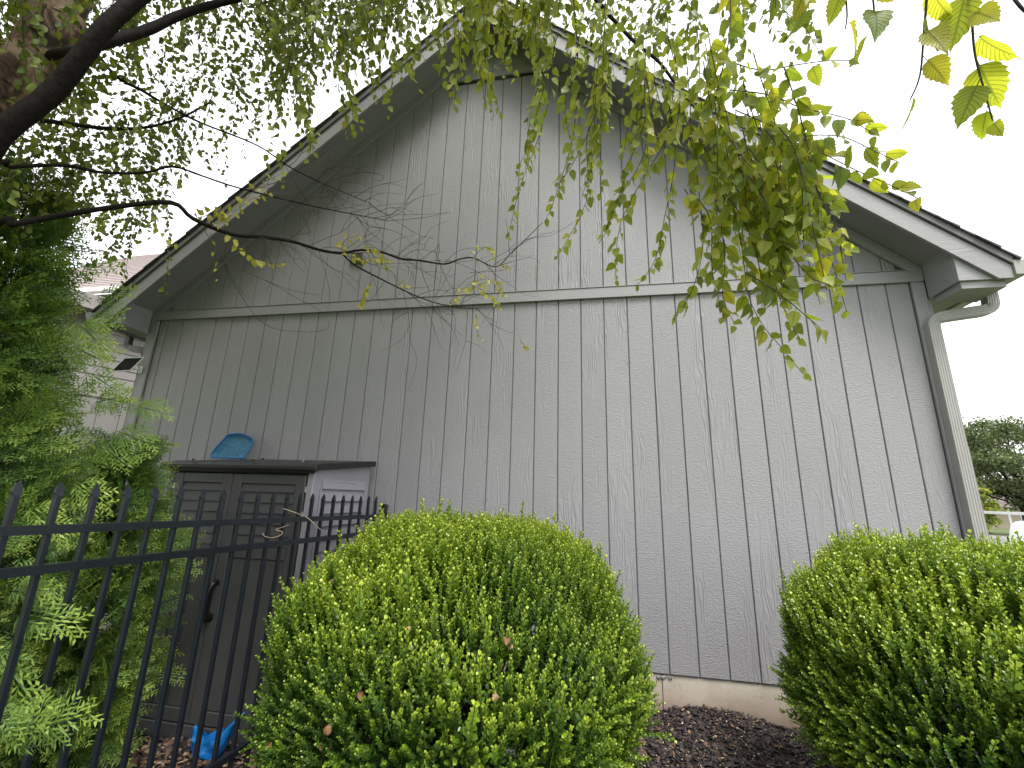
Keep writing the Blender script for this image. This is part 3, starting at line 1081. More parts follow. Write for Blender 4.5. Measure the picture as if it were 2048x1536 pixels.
# blue plastic bag at the foot of the shed
bag = thing("blue_bag", "crumpled bright blue plastic bag with two peaks at the foot of the shed doors", "bag", (0.255, -1.03, float(ground_z(0.255, -1.03)) + 0.01))
bm = bmesh.new()
nU, nV = 22, 9
rows = []
for j in range(nV + 1):
    t = j / nV
    row = []
    for i in range(nU):
        a = 2 * math.pi * i / nU
        r = 0.055 + 0.045 * math.sin(t * math.pi * 0.62 + .2)
        peak = 0.16 * max(0, math.cos(a - 0.15)) ** 7 * t ** 2 + 0.040 * max(0, math.cos(a - math.pi * .97)) ** 8 * t ** 2
        flare = 0.10 * max(0, math.cos(a - 0.15)) ** 5 * t ** 2 + 0.045 * max(0, math.cos(a - math.pi * .97)) ** 6 * t ** 2
        cr = 0.015 * math.sin(5 * a + 7 * t) + 0.010 * math.sin(9 * a - 11 * t)
        row.append(bm.verts.new(((r + flare + cr) * math.cos(a) * 1.0, (r * .62 + cr) * math.sin(a), t * 0.11 + peak + 0.012 * math.sin(3 * a + 4 * t))))
    rows.append(row)
for A, B in zip(rows, rows[1:]):
    for i in range(nU):
        k = (i + 1) % nU
        bm.faces.new((A[i], A[k], B[k], B[i]))
bm.faces.new(rows[0][::-1])
cv = bm.verts.new((0, 0, 0.055))
for i in range(nU):
    bm.faces.new((rows[-1][i], rows[-1][(i + 1) % nU], cv))
bmesh.ops.recalc_face_normals(bm, faces=bm.faces)
o = smooth(obj("bag_body", bm, M['blue_bag'], bag))

# ------------------------------------------------------------------ black metal fence
FX0, FY0, FTH, FZ, FSL, FS = 0.74973, -0.22127, 0.039536, 1.17038, 0.00148, 0.117
fence = thing("metal_fence", "black metal picket fence with pointed spear tops running up to the grey wall", "fence", (0, 0, 0))
fdir = np.array([-math.sin(FTH), -math.cos(FTH)])


def fpos(j):
    return FX0 + fdir[0] * FS * j, FY0 + fdir[1] * FS * j


NP = 33


def picket_mesh():
    bm = bmesh.new()
    w = 0.0095
    add_box(bm, -w, w, -w, w, -1.42, -0.047, 0.0015)
    return bm


def spear_mesh():
    bm = bmesh.new()
    secs = [(-0.049, 0.0102, 0.0102), (-0.043, 0.0108, 0.0095), (-0.036, 0.0125, 0.006), (-0.024, 0.0120, 0.005), (-0.012, 0.0080, 0.004), (0.0, 0.0012, 0.0012)]
    rings = [[bm.verts.new((sx * b, sy * a, z)) for sx, sy in ((-1, -1), (1, -1), (1, 1), (-1, 1))] for z, a, b in secs]
    for A, B in zip(rings, rings[1:]):
        for i in range(4):
            k = (i + 1) % 4
            bm.faces.new((A[i], A[k], B[k], B[i]))
    bm.faces.new(rings[-1])
    bmesh.ops.recalc_face_normals(bm, faces=bm.faces)
    return bm


pk0 = obj("picket", picket_mesh(), M['fence'], fence)
st0 = obj("spear_tip", spear_mesh(), M['fence'], pk0)
for j in range(NP):
    x, y = fpos(j)
    if j == 0:
        pk, st = pk0, st0
    else:
        pk = pk0.copy(); col.objects.link(pk); pk.parent = fence
        st = st0.copy(); col.objects.link(st); st.parent = pk
    pk.location = (x, y, FZ + FSL * j)
    pk.rotation_euler = (rng.uniform(-.003, .003), rng.uniform(-.004, .004), -FTH + rng.uniform(-.03, .03))
xa, ya = fpos(-0.95)
xb, yb = fpos(NP - .6)
for za in (1.008, 0.877, -0.13):
    bm = bmesh.new()
    # inverted U rail: top web and two skirts
    L_ = math.hypot(xb - xa, yb - ya)
    rise = FSL * (NP + .35)
    for (sx0, sx1, sz0, sz1) in ((-.0145, .0145, .010, .0150), (-.0145, -.0112, -.015, .0098), (.0112, .0145, -.015, .0098)):
        vs = add_box(bm, sx0, sx1, 0, L_, sz0, sz1, 0)
        for v in vs:
            v.co.z += v.co.y / L_ * rise
    o = obj("rail", bm, M['fence'], fence, (xa, ya, za))
    o.rotation_euler = (0, 0, math.pi - FTH)
for j in (-1.2, 20.9):
    x, y = fpos(j)
    po = empty("fence_post", (x, y, 0), -FTH, fence)
    h = 1.082 + FSL * max(j, 0)
    box("post_shaft", -.0255, .0255, -.0255, .0255, -0.45, h, M['fence'], po, 0.002)
    bm = bmesh.new()
    add_box(bm, -.030, .030, -.030, .030, h + .001, h + .016, .003)
    add_box(bm, -.022, .022, -.022, .022, h + .0162, h + .026, .006)
    obj("post_cap", bm, M['fence'], po)
# dry vine caught on the rails
vp = [at(566, 1017, 2.73), at(590, 1025, 2.72), at(612, 1034, 2.75), at(624, 1043, 2.74), at(634, 1053, 2.74), at(645, 1062, 2.72)]
V, F = tube_arrays(vp, [.0016, .0018, .0018, .0016, .0014, .001], 5, 4)
v2, f2 = tube_arrays([at(525, 1066, 2.6), at(530, 1073, 2.6), at(545, 1075, 2.6), at(560, 1071, 2.6), at(565, 1064, 2.62), at(552, 1059, 2.63), at(580, 1050, 2.7)], [.0013] * 7, 5, 4)
tag(obj("dry_vine", mesh_np("dry_vine", np.concatenate([V, v2]), np.concatenate([F, f2 + len(V)])), M['straw']),
    "thin dry vine tendril looped over the black fence rails", "vine")

# ------------------------------------------------------------------ boxwood bushes
def box_leaf():
    TV = np.array([(0, 0, 0), (.30, .28, .10), (.33, .68, .12), (0, 1.0, .0), (-.33, .68, .12), (-.30, .28, .10)], float)
    TF = np.array([(0, 1, 2, 3), (0, 3, 4, 5)])
    return TV, TF


LV, LF = box_leaf()


def sprig(seed, L=0.075, pairs=8, leaf=0.0150):
    """an upright shoot: opposite pairs of small oval leaves, paler to the tip; axis +Z"""
    r = np.random.default_rng(seed)
    pos, Y, N, sc, ti = [], [], [], [], []
    for i in range(pairs):
        t = (i + 0.6) / pairs
        z = t * L
        a0 = (i % 2) * math.pi / 2 + r.uniform(-.3, .3)
        for s in (0, math.pi):
            a = a0 + s + r.uniform(-.2, .2)
            el = r.uniform(.35, .75) + .35 * t
            y = np.array([math.cos(a) * math.cos(el), math.sin(a) * math.cos(el), math.sin(el)])
            n = np.array([-math.cos(a) * math.sin(el), -math.sin(a) * math.sin(el), math.cos(el)]) + r.normal(size=3) * .18
            pos.append((0, 0, z)); Y.append(y); N.append(n)
            sc.append(leaf * (1.0 - .45 * t ** 2) * r.uniform(.85, 1.15)); ti.append(.28 + .55 * t ** 1.4)
    V, F, A = scatter(LV, LF, np.array(pos), frames(np.array(Y), np.array(N)), np.array(sc), np.array(ti))
    # stem as a thin quad strip pair
    w = .0009
    SV = np.array([(-w, 0, -.03), (w, 0, -.03), (w, 0, L), (-w, 0, L), (0, -w, -.03), (0, w, -.03), (0, w, L), (0, -w, L)])
    SF = np.array([(0, 1, 2, 3), (4, 5, 6, 7)])
    return np.concatenate([V, SV]), np.concatenate([F, SF + len(V)]), np.concatenate([A, np.full(8, .4)])


SPR = [sprig(i, L=0.060 + .014 * (i % 4), pairs=7 + i % 4) for i in range(8)]


def bush(name, label, C, a, c, expo, n_shoot, seed):
    global rng
    rng = np.random.default_rng(seed)
    root = thing(name, label, "bush", (C[0], C[1], float(ground_z(C[0], C[1]))), 0, "clipped boxwood bushes by the grey wall")
    off = np.array(root.location)
    d = rand_dirs(n_shoot * 3)
    cd = CAM - np.array(C)
    cd /= np.linalg.norm(cd)
    keep = (d @ cd > -0.35) | (rng.random(len(d)) < 0.25)
    d = d[keep][:n_shoot]

    def surf(d):
        q = (np.abs(d[:, 0] / a) ** expo + np.abs(d[:, 1] / a) ** expo + np.abs(d[:, 2] / c) ** expo) ** (1 / expo)
        lump = 1 + .035 * np.sin(d[:, 0] * 9 + seed) * np.cos(d[:, 1] * 8) + .03 * np.sin(d[:, 2] * 11 + 2 * d[:, 0]) + .012 * np.sin(d[:, 0] * 23 + d[:, 2] * 19)
        return d / q[:, None] * lump[:, None]

    P = surf(d)
    nrm = np.stack([P[:, 0] / a ** 2, P[:, 1] / a ** 2, P[:, 2] / c ** 2], 1)
    nrm /= np.linalg.norm(nrm, axis=1)[:, None]
    P = P * rng.uniform(.93, 1.0, len(P))[:, None] + np.array(C) - off
    ok = P[:, 2] > 0.03
    P, nrm = P[ok], nrm[ok]
    upw = 0.55 + .9 * np.clip(nrm[:, 2] + .35, 0, 1)
    Z = nrm * .62 + np.array([0, 0, 1.0]) * upw[:, None] + rng.normal(size=P.shape) * .22
    Z /= np.linalg.norm(Z, axis=1)[:, None]
    ref = rand_dirs(len(P))
    X = np.cross(Z, ref); X /= np.linalg.norm(X, axis=1)[:, None]
    Mx = np.stack([X, np.cross(Z, X), Z], 2)
    sc = rng.uniform(.75, 1.25, len(P))
    # new growth: longer and paler where the shoot stands up into the light, in patches
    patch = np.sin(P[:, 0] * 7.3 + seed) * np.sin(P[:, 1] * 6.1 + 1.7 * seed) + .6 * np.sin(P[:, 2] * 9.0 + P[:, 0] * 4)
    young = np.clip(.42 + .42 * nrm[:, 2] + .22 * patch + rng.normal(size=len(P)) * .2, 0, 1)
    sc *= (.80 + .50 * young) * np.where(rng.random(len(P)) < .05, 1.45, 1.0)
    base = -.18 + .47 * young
    # largest in the picture
    px, py, z = pix(P + off)
    vis = (px > 0) & (px < 2048) & (py > 0) & (py < 1536) & (z > 0) & ((P + off - np.array(C)) @ cd > 0.1)
    rank = np.argsort(np.where(vis, z / sc * rng.uniform(.75, 1.3, len(z)), 1e9))
    near = rank[:300]
    far = rank[300:]
    variants = []
    for k, (V, F, A) in enumerate(SPR):
        for lv in (-.1, .05, .2):
            me = mesh_np("sprig", V, F, {"tint": np.clip(A + lv, 0, 1)}, True)
            me.materials.append(M['boxwood'])
            variants.append(me)
    for i in near:
        lv = int(np.argmin([abs(base[i] - q) for q in (-.1, .05, .2)]))
        o = bpy.data.objects.new("sprig", variants[rng.integers(8) * 3 + lv])
        m4 = Matrix.Identity(4)
        for r_ in range(3):
            for c_ in range(3):
                m4[r_][c_] = Mx[i][r_][c_] * sc[i]
            m4[r_][3] = P[i][r_]
        o.matrix_local = m4
        col.objects.link(o)
        o.parent = root
    sp_ = Soup()
    kk = rng.integers(0, 8, len(far))
    for k, (V, F, A) in enumerate(SPR):
        s = far[kk == k]
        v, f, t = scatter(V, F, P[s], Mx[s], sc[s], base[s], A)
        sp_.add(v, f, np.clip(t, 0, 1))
    # older leaves filling the shell behind the shoots
    n2 = 44000
    d2 = rand_dirs(n2 * 2)
    d2 = d2[(d2 @ cd > -.3) | (rng.random(len(d2)) < .2)][:n2]
    P2 = surf(d2) * (1 - rng.random(len(d2)) ** 1.3 * .17)[:, None] + np.array(C) - off
    ok = P2[:, 2] > 0.0
    P2, d2 = P2[ok], d2[ok]
    Y2 = d2 * .7 + np.array([0, 0, .5]) + rng.normal(size=P2.shape) * .55
    N2 = np.array([0, 0, 1.0]) + rng.normal(size=P2.shape) * .5
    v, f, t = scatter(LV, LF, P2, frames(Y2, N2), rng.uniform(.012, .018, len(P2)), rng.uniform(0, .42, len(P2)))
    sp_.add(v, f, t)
    tag(obj("foliage", sp_.mesh("foliage", True), M['boxwood'], root), kind='stuff')
    # branches inside
    st = Soup()
    for _ in range(140):
        dd = rand_dirs(1)[0]
        dd[2] = abs(dd[2]) * .9 + .1 if rng.random() < .8 else dd[2] * .3
        e = surf(dd[None])[0] * rng.uniform(.85, .97) + np.array(C) - off
        s0 = np.array([rng.uniform(-.1, .1), rng.uniform(-.1, .1), -.02])
        m1 = s0 * .5 + e * .5 + rng.normal(size=3) * .04 + np.array([0, 0, -.06])
        V, F = tube_arrays([s0, m1, e], [.011, .006, .0016], 5, 3)
        st.add(V, F)
    obj("stems", st.mesh("stems"), M['twig'], root)
    # oversized leaves added unseen inside, so that daylight does not pass straight through
    n3 = 2600
    d3 = rand_dirs(n3)
    P3 = surf(d3) * rng.uniform(.55, .8, n3)[:, None] + np.array(C) - off
    ok = P3[:, 2] > .01
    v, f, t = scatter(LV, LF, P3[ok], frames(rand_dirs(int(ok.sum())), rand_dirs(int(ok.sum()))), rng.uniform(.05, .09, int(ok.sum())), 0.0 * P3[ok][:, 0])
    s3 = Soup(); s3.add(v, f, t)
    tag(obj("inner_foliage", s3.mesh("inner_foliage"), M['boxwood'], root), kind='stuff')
    return root


B1, B2 = (1.90, -1.40, 0.438), (4.18, -1.25, 0.448)
bush("boxwood_bush", "rounded clipped green boxwood bush in front of the black fence end and the shed", B1, .805, .558, 2.32, 14500, 21)
bush("boxwood_bush", "rounded clipped green boxwood bush in front of the downspout corner", B2, .715, .525, 2.3, 12500, 22)
rng = np.random.default_rng(99)

# dry leaves caught in the left bush
for i, (px, py) in enumerate(((665, 1172), (612, 1140), (1012, 1290), (1016, 1300), (915, 1385), (652, 1470), (645, 1500), (720, 1400), (993, 1403), (818, 1265), (1165, 1440), (538, 1498))):
    C = np.array(B1)
    r_ = ray(px, py)
    a_, c_ = .845, .61
    best = None
    for tt in np.arange(.6, 3, .01):
        q = CAM + r_ * tt - C
        if (abs(q[0] / a_) ** 2.3 + abs(q[1] / a_) ** 2.3 + abs(q[2] / c_) ** 2.3) < 1.0:
            best = CAM + r_ * tt
            break
    if best is not None:
        dry_leaf(best, "curled tan dead leaf caught in the left boxwood bush", "dead leaves caught in the left boxwood", i, rng.uniform(.42, .7), (rng.uniform(.9, 2.0), rng.uniform(-.6, .6), rng.uniform(0, 6)))
for i, (px, py, zz) in enumerate(((530, 921, 1.42), (505, 927, 1.40), (385, 925, 1.40), (612, 925, 1.41), (660, 926, 1.43))):
    r_ = ray(px, py)
    P = CAM + r_ * 3.6
    for tt in np.arange(3.0, 4.6, .01):
        q = CAM + r_ * tt
        if q[1] > SY0 - .03 and q[2] <= LZ(q[1]) + .052 or q[1] > -.12:
            P = q
            break
    P[2] = LZ(min(P[1], -.1)) + .050
    P[1] = min(P[1], -.1)
    dry_leaf(P, "dead leaf lying on the dark lid of the storage shed", "dead leaves on the shed lid", i, .7, (rng.uniform(-.2, .2), rng.uniform(-.2, .2), rng.uniform(0, 6)))
def on_ground(px, py):
    r_ = ray(px, py)
    for tt in np.arange(1.5, 6, .01):
        q = CAM + r_ * tt
        if q[2] < float(ground_z(q[0], q[1])) + .02 or q[1] > -.04:
            return q
    return CAM + r_ * 3


for i, (px, py) in enumerate(((1352, 1443), (1442, 1424), (1468, 1438), (1545, 1462), (1560, 1497), (1335, 1487), (1420, 1500))):
    dry_leaf(on_ground(px, py), "small dead leaf on the dark mulch below the wall", "dead leaves on the mulch", i, rng.uniform(.4, .65), (rng.uniform(-.3, .3), rng.uniform(-.3, .3), rng.uniform(0, 6)))
for i, (px, py) in enumerate(((392, 1503), (412, 1512), (437, 1508), (455, 1525), (375, 1522), (470, 1512))):
    dry_leaf(on_ground(px, py), "brown dead leaf on the wood chips before the shed", "dead leaves before the shed", i, rng.uniform(.7, 1.0))
for grp, leaves in DRYGROUPS.items():
    leaves.sort(key=lambda o: pix(np.array(o.location))[0])
    for k, o in enumerate(leaves):
        o["label"] = o["label"] + ", " + ("leftmost" if k == 0 else "rightmost" if k == len(leaves) - 1 else ORD[k] + " from left")

# ------------------------------------------------------------------ arborvitae
def spray_mesh(seed, L=0.26):
    """flat fan of scale-leaved branchlets in the XY plane, axis +Y, gently drooping"""
    r = np.random.default_rng(seed)
    V, F, A = [], [], []

    def blade(p, d, l, w, t):
        n = np.array([-d[1], d[0]])
        z = lambda q: -0.35 * (q @ q) / L * .6 + r.normal() * .0016
        a, b, c, e = p, p + d * l * .42 + n * w, p + d * l, p + d * l * .42 - n * w
        k = len(V)
        for q in (a, b, c, e):
            V.append((q[0], q[1], z(q)))
            A.append(t)
        A[-2] += .12
        F.append((k, k + 1, k + 2, k + 3))

    def branch(p, d, l, w, t, depth):
        blade(p, d, l, w, t)
        if depth == 0: return
        n = max(3, int(l / (.0095 if depth == 1 else .0165)))
        for i in range(n):
            q = (i + .7) / (n + .4)
            s = 1 if (i % 2) else -1
            ang = math.radians(r.uniform(34, 48)) * s
            dd = np.array([d[0] * math.cos(ang) - d[1] * math.sin(ang), d[0] * math.sin(ang) + d[1] * math.cos(ang)])
            ll = (l * (.50 if depth == 2 else .42) * (1 - .62 * q) + .006) * r.uniform(.75, 1.2)
            branch(p + d * l * q, dd, ll, .0034 if depth == 1 else .0030, t + .12 + .25 * q * (depth == 2), depth - 1)

    branch(np.array([0.0, 0.0]), np.array([0.0, 1.0]), L, .0030, .30, 2)
    return np.array(V), np.array(F), np.array(A)


SPRAY = [spray_mesh(100 + i, .17 + .025 * (i % 3)) for i in range(6)]
print("spray quads", [len(s[1]) for s in SPRAY])


def arborvitae(label, C, prof, n, seed, extra=()):
    global rng
    rng = np.random.default_rng(seed)
    zg = float(ground_z(C[0], C[1]))
    root = thing("arborvitae", label, "shrub", (C[0], C[1], zg), 0, "arborvitae behind the black fence")
    zs = np.array([p[0] for p in prof]) - zg
    rs = np.array([p[1] for p in prof])
    top = zs[-1]
    tr = Soup()
    V, F = tube_arrays([(0, 0, -.05), (.02, .01, top * .5), (0, 0, top * .96)], [.05, .03, .006], 8, 3)
    tr.add(V, F)
    obj("trunk", tr.mesh("trunk", True), M['bark_dark'], root)
    z = rng.uniform(0.02, 1, n * 2) ** .9 * top
    rr = np.interp(z, zs, rs)
    keep = rng.random(n * 2) < (rr / rs.max()) ** .8
    z, rr = z[keep][:n], rr[keep][:n]
    az = rng.uniform(0, 2 * math.pi, len(z))
    # more of them on the side towards the fence and camera
    cdir = math.atan2(CAM[1] - C[1], CAM[0] - C[0])
    flip = (np.cos(az - cdir) < -.2) & (rng.random(len(z)) < .6)
    az = np.where(flip, az + math.pi, az)
    lump = 1 + .14 * np.sin(az * 5 + z * 4 + seed) + .10 * np.sin(z * 11 + az * 3)
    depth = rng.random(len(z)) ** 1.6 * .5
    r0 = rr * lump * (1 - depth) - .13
    r0 = np.maximum(r0, .03)
    out = np.stack([np.cos(az), np.sin(az), np.zeros(len(z))], 1)
    P = out * r0[:, None]
    P[:, 2] = z
    Y = out * rng.uniform(.7, 1.2, len(z))[:, None] + np.array([0, 0, 1.0]) * rng.uniform(-.15, .95, len(z))[:, None] + rng.normal(size=P.shape) * .28
    tang = np.stack([-np.sin(az), np.cos(az), np.zeros(len(z))], 1)
    N = tang * rng.choice([-1, 1], len(z))[:, None] + rng.normal(size=P.shape) * .45 + np.array([0, 0, .45])
    sc = rng.uniform(.75, 1.25, len(z))
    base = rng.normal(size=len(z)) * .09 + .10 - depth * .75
    for (e, yd, nd, s_, t_) in extra:
        P = np.vstack([P, np.array(e) - np.array([C[0], C[1], zg])]); Y = np.vstack([Y, yd]); N = np.vstack([N, nd])
        sc = np.append(sc, s_); base = np.append(base, t_); depth = np.append(depth, 0); az = np.append(az, cdir)
    Mx = frames(Y, N)
    W = P + np.array([C[0], C[1], zg])
    px, py, zc = pix(W)
    vis = (px > -60) & (px < 2048) & (py > 0) & (py < 1560) & (zc > 0) & (depth < .2) & (np.cos(az - cdir) > -.1)
    rank = np.argsort(np.where(vis, zc / sc, 1e9))
    near, far = rank[:300 if n > 900 else 200], rank[300 if n > 900 else 200:]
    variants = []
    for V, F, A in SPRAY:
        for lv in (-.05, .08, .22):
            me = mesh_np("spray", V, F, {"tint": np.clip(A + lv, 0, 1)})
            me.materials.append(M['arbor'])
            variants.append(me)
    for i in near:
        lv = int(np.argmin([abs(base[i] - q) for q in (-.05, .08, .22)]))
        o = bpy.data.objects.new("spray", variants[rng.integers(6) * 3 + lv])
        m4 = Matrix.Identity(4)
        for r_ in range(3):
            for c_ in range(3):
                m4[r_][c_] = Mx[i][r_][c_] * sc[i]
            m4[r_][3] = P[i][r_]
        o.matrix_local = m4
        col.objects.link(o)
        o.parent = root
    so = Soup()
    kk = rng.integers(0, 6, len(far))
    for k, (V, F, A) in enumerate(SPRAY):
        s = far[kk == k]
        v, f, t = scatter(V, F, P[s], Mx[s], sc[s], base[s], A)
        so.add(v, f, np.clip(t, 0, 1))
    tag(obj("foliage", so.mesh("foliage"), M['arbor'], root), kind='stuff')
    st = Soup()
    for i in range(0, len(P) - len(extra), 4):
        b = P[i]
        s0 = np.array([0, 0, max(0, b[2] - np.hypot(b[0], b[1]) * .8)])
        V, F = tube_arrays([s0, (s0 + b) / 2 + np.array([0, 0, -.02]), b, b + Y[i] / np.linalg.norm(Y[i]) * .06], [.006, .0045, .003, .0015], 4, 2)
        st.add(V, F)
    obj("limbs", st.mesh("limbs"), M['twig'], root)
    return root


U = np.array([0, 0, 1.0])
exA = []
for px, py, d, sx, sy, s_, t_ in ((165, 640, 3.2, .9, .0, 1.1, .1), (140, 690, 3.2, .8, -.3, 1.1, .1), (215, 800, 3.15, .9, -.1, 1.0, .05), (225, 860, 3.1, .9, -.2, 1.1, .1), (190, 590, 3.2, .8, .1, 1.1, .1), (160, 540, 3.2, .8, .1, 1.2, .15), (200, 880, 3.1, .7, -.5, 1.1, .1), (170, 740, 3.1, .8, -.4, 1.2, .15), (150, 640, 3.1, .7, -.5, 1.2, .2), (180, 810, 3.1, .7, .2, 1.1, .1), (230, 920, 3.1, .8, .3, 1.1, .1), (140, 480, 3.2, .7, .4, 1.1, .2), (205, 610, 3.15, .9, -.15, .75, .1), (270, 812, 3.0, .9, -.12, .9, .1), (60, 1010, 2.9, .6, -.3, 1.1, .2), (150, 960, 2.8, .7, -.35, 1.1, .25), (20, 1180, 2.45, .8, .1, 1.0, .15),
                                  (30, 1230, 2.45, .9, .0, 1.1, .2), (5, 1290, 2.4, .5, -.6, 1.2, .15), (40, 1110, 2.5, .6, -.6, .9, .15), (60, 1460, 2.35, .9, .35, 1.0, .22), (20, 1500, 2.3, .6, .8, 1.0, .15), (0, 1450, 2.3, .7, .2, 1.0, .15)):
    exA.append((at(px, py, d), RT * sx + UP * sy + FW * -.25, -FW + U * .4, s_, t_ * .3 - .02 if d < 2.6 else t_))
arborvitae("tall feathery green arborvitae behind the left end of the black fence", (-.60, -2.12), [(-.36, .48), (.3, .64), (.9, .62), (1.25, .52), (1.7, .36), (2.1, .30), (2.5, .22), (2.85, .04)], 1700, 31, exA)
arborvitae("lower feathery arborvitae between the black fence and the shed doors", (-.30, -1.46), [(-.36, .30), (.1, .35), (.6, .34), (1.0, .28), (1.2, .19), (1.42, .05)], 800, 32)
# unseen hedge sprays added left of the view to shade the wall's left end
rng = np.random.default_rng(77)
hs = Soup()
n_h = 900
hy_ = rng.uniform(-7.4, -3.25, n_h)
hz_ = rng.uniform(-.2, 2.6, n_h)
ha_ = rng.uniform(0, 2 * math.pi, n_h)
hr_ = (.55 - .13 * hz_) * np.sqrt(rng.uniform(.3, 1, n_h))
hp_ = np.stack([-.35 + hr_ * np.cos(ha_), hy_, hz_], 1)
ho_ = np.stack([np.cos(ha_), np.zeros(n_h), rng.uniform(0, .9, n_h)], 1) + rng.normal(size=(n_h, 3)) * .35
for k, (V, F, A) in enumerate(SPRAY):
    m_ = np.arange(n_h) % 6 == k
    v, f, t = scatter(V, F, hp_[m_], frames(ho_[m_], rand_dirs(int(m_.sum()))), rng.uniform(1.1, 1.6, int(m_.sum())), rng.uniform(-.2, .15, int(m_.sum())), A)
    hs.add(v, f, np.clip(t, 0, 1))
tag(obj("added_shade_hedge", hs.mesh("added_shade_hedge"), M['arbor']), "unseen arborvitae hedge added along the black fence to shade the wall", None, None, 'stuff')
rng = np.random.default_rng(5)

# ------------------------------------------------------------------ river birch
def at_path(pts):
    return [at(*p) for p in pts]


birch = thing("birch_tree", "river birch with peeling pinkish trunk and drooping leafy twigs over the gable", "tree", (-1.25, -2.95, float(ground_z(-1.25, -2.95))))
boff = np.array(birch.location)
tp = [boff + np.array([0, 0, -.15]), boff + np.array([.06, -.02, .9]), boff + np.array([.28, .0, 1.9]), at(20, 170, 3.35), at(120, 0, 3.6), at(230, -190, 4.1), at(380, -420, 5.0)]
V, F = tube_arrays([p - boff for p in tp], [.17, .145, .13, .115, .10, .085, .055], 14, 5, 0.05)
smooth(obj("trunk", mesh_np("trunk", V, F), M['trunk'], birch))
# peeling curls of bark
so = Soup()
PT, RR = catmull([p - boff for p in tp], [.17, .145, .13, .115, .10, .085, .055], 14)
for i in range(150):
    k = rng.integers(20, len(PT) - 8)
    T = PT[k + 1] - PT[k]; T /= np.linalg.norm(T)
    n = np.cross(T, rand_dirs(1)[0]); n /= np.linalg.norm(n)
    b = np.cross(T, n)
    w, h = rng.uniform(.03, .08), rng.uniform(.02, .06)
    rows = []
    for s in range(4):
        a = s / 3 * w
        lift = (s / 3) ** 2 * rng.uniform(.015, .04)
        c = PT[k] + (n * math.cos(a / RR[k]) + b * math.sin(a / RR[k])) * (RR[k] * 1.03 + lift)
        rows += [c - T * h / 2 * (1 - .12 * s), c + T * h / 2 * (1 - .12 * s)]
    so.add(np.array(rows), np.array([(0, 2, 3, 1), (2, 4, 5, 3), (4, 6, 7, 5)]))
tag(obj("bark_curls", so.mesh("bark_curls", True), M['trunk'], birch), kind='stuff')


def limb(pts, r0, r1, sides=8, sub=4, name="branch", mat='bark_dark', jit=.04):
    n = len(pts)
    rad = [r0 * (1 - i / (n - 1)) + r1 * i / (n - 1) for i in range(n)]
    V, F = tube_arrays([np.asarray(p) - boff for p in pts], rad, sides, sub, jit)
    return smooth(obj(name, mesh_np(name, V, F), M[mat], birch))


limb([tp[2] + np.array([-.1, -.1, -.4])] + at_path([(-190, 470, 2.75), (0, 270, 2.62), (100, 190, 2.6), (160, 118, 2.6), (215, 50, 2.62), (290, -15, 2.7), (430, -130, 2.9), (600, -260, 3.2)]), .040, .022, 10)
limb(at_path([(180, 92, 2.6), (235, 78, 2.7), (300, 58, 2.8), (360, 30, 2.9), (430, 8, 3.0), (500, -10, 3.1), (620, -60, 3.3)]), .022, .012, 8)
limb(at_path([(170, 100, 2.6), (130, 105, 2.9), (100, 112, 3.3)]), .018, .020, 8)
limb([tp[2] + np.array([0, 0, .1])] + at_path([(-60, 345, 3.0), (20, 334, 3.0), (130, 331, 3.0), (205, 345, 3.0), (290, 345, 3.0), (345, 333, 3.0), (405, 352, 3.0), (478, 376, 3.0), (615, 410, 3.0), (700, 427, 3.0), (768, 440, 3.0)]), .010, .0022, 6, jit=.10)
limb([tp[2] + np.array([.02, 0, -.35])] + at_path([(-60, 470, 2.9), (20, 450, 2.85), (103, 434, 2.85), (222, 415, 2.8), (342, 405, 2.75), (386, 437, 2.75), (461, 468, 2.75), (520, 474, 2.73), (581, 482, 2.72), (640, 500, 2.7), (684, 506, 2.7), (722, 500, 2.7), (763, 504, 2.7), (800, 517, 2.7), (841, 521, 2.7), (889, 528, 2.7), (920, 518, 2.7), (947, 516, 2.7), (992, 534, 2.7), (1020, 508, 2.7), (1050, 480, 2.7), (1085, 445, 2.7)]), .0135, .0016, 7, jit=.10)
limb(at_path([(684, 507, 2.7), (711, 531, 2.68), (770, 562, 2.66), (835, 593, 2.64), (896, 612, 2.62), (954, 617, 2.62)]), .0052, .0018, 6, jit=.10)
limb([tp[4]] + at_path([(220, 140, 3.3), (284, 181, 3.2), (342, 215, 3.2), (403, 246, 3.2), (513, 290, 3.1), (581, 335, 3.1), (650, 369, 3.05), (691, 386, 3.0), (735, 405, 3.0)]), .008, .0014, 6, jit=.10)
limb([tp[3]] + at_path([(40, 236, 3.2), (102, 243, 3.2), (205, 256, 3.2), (290, 255, 3.2), (360, 236, 3.2), (420, 205, 3.25)]), .013, .004, 6)
limb(at_path([(1130, -60, 2.1), (1193, 0, 2.05), (1231, 44, 2.0), (1275, 89, 1.95), (1320, 126, 1.9), (1358, 178, 1.85), (1400, 226, 1.8), (1450, 273, 1.75), (1490, 330, 1.7)]), .0075, .003, 7)
limb([tp[5]] + at_path([(500, -330, 3.9), (760, -330, 3.2), (980, -210, 2.6), (1130, -60, 2.1)]), .030, .009, 8)
limb(at_path([(980, -210, 2.6), (1250, -290, 2.1), (1550, -300, 1.75), (1850, -250, 1.5), (2040, -150, 1.4)]), .012, .005, 8)
limb(at_path([(2020, -15, 1.35), (2034, 5, 1.3), (2049, 22, 1.28), (2075, 45, 1.26)]), .0028, .002, 6)
limb(at_path([(1990, -220, 1.42), (2005, -80, 1.38), (2020, -15, 1.35)]), .004, .0028, 6)


def wiggle(P, amt):
    P = [np.asarray(p, float) for p in P]
    return [P[0]] + [p + rng.normal(size=3) * amt for p in P[1:-1]] + [P[-1]]


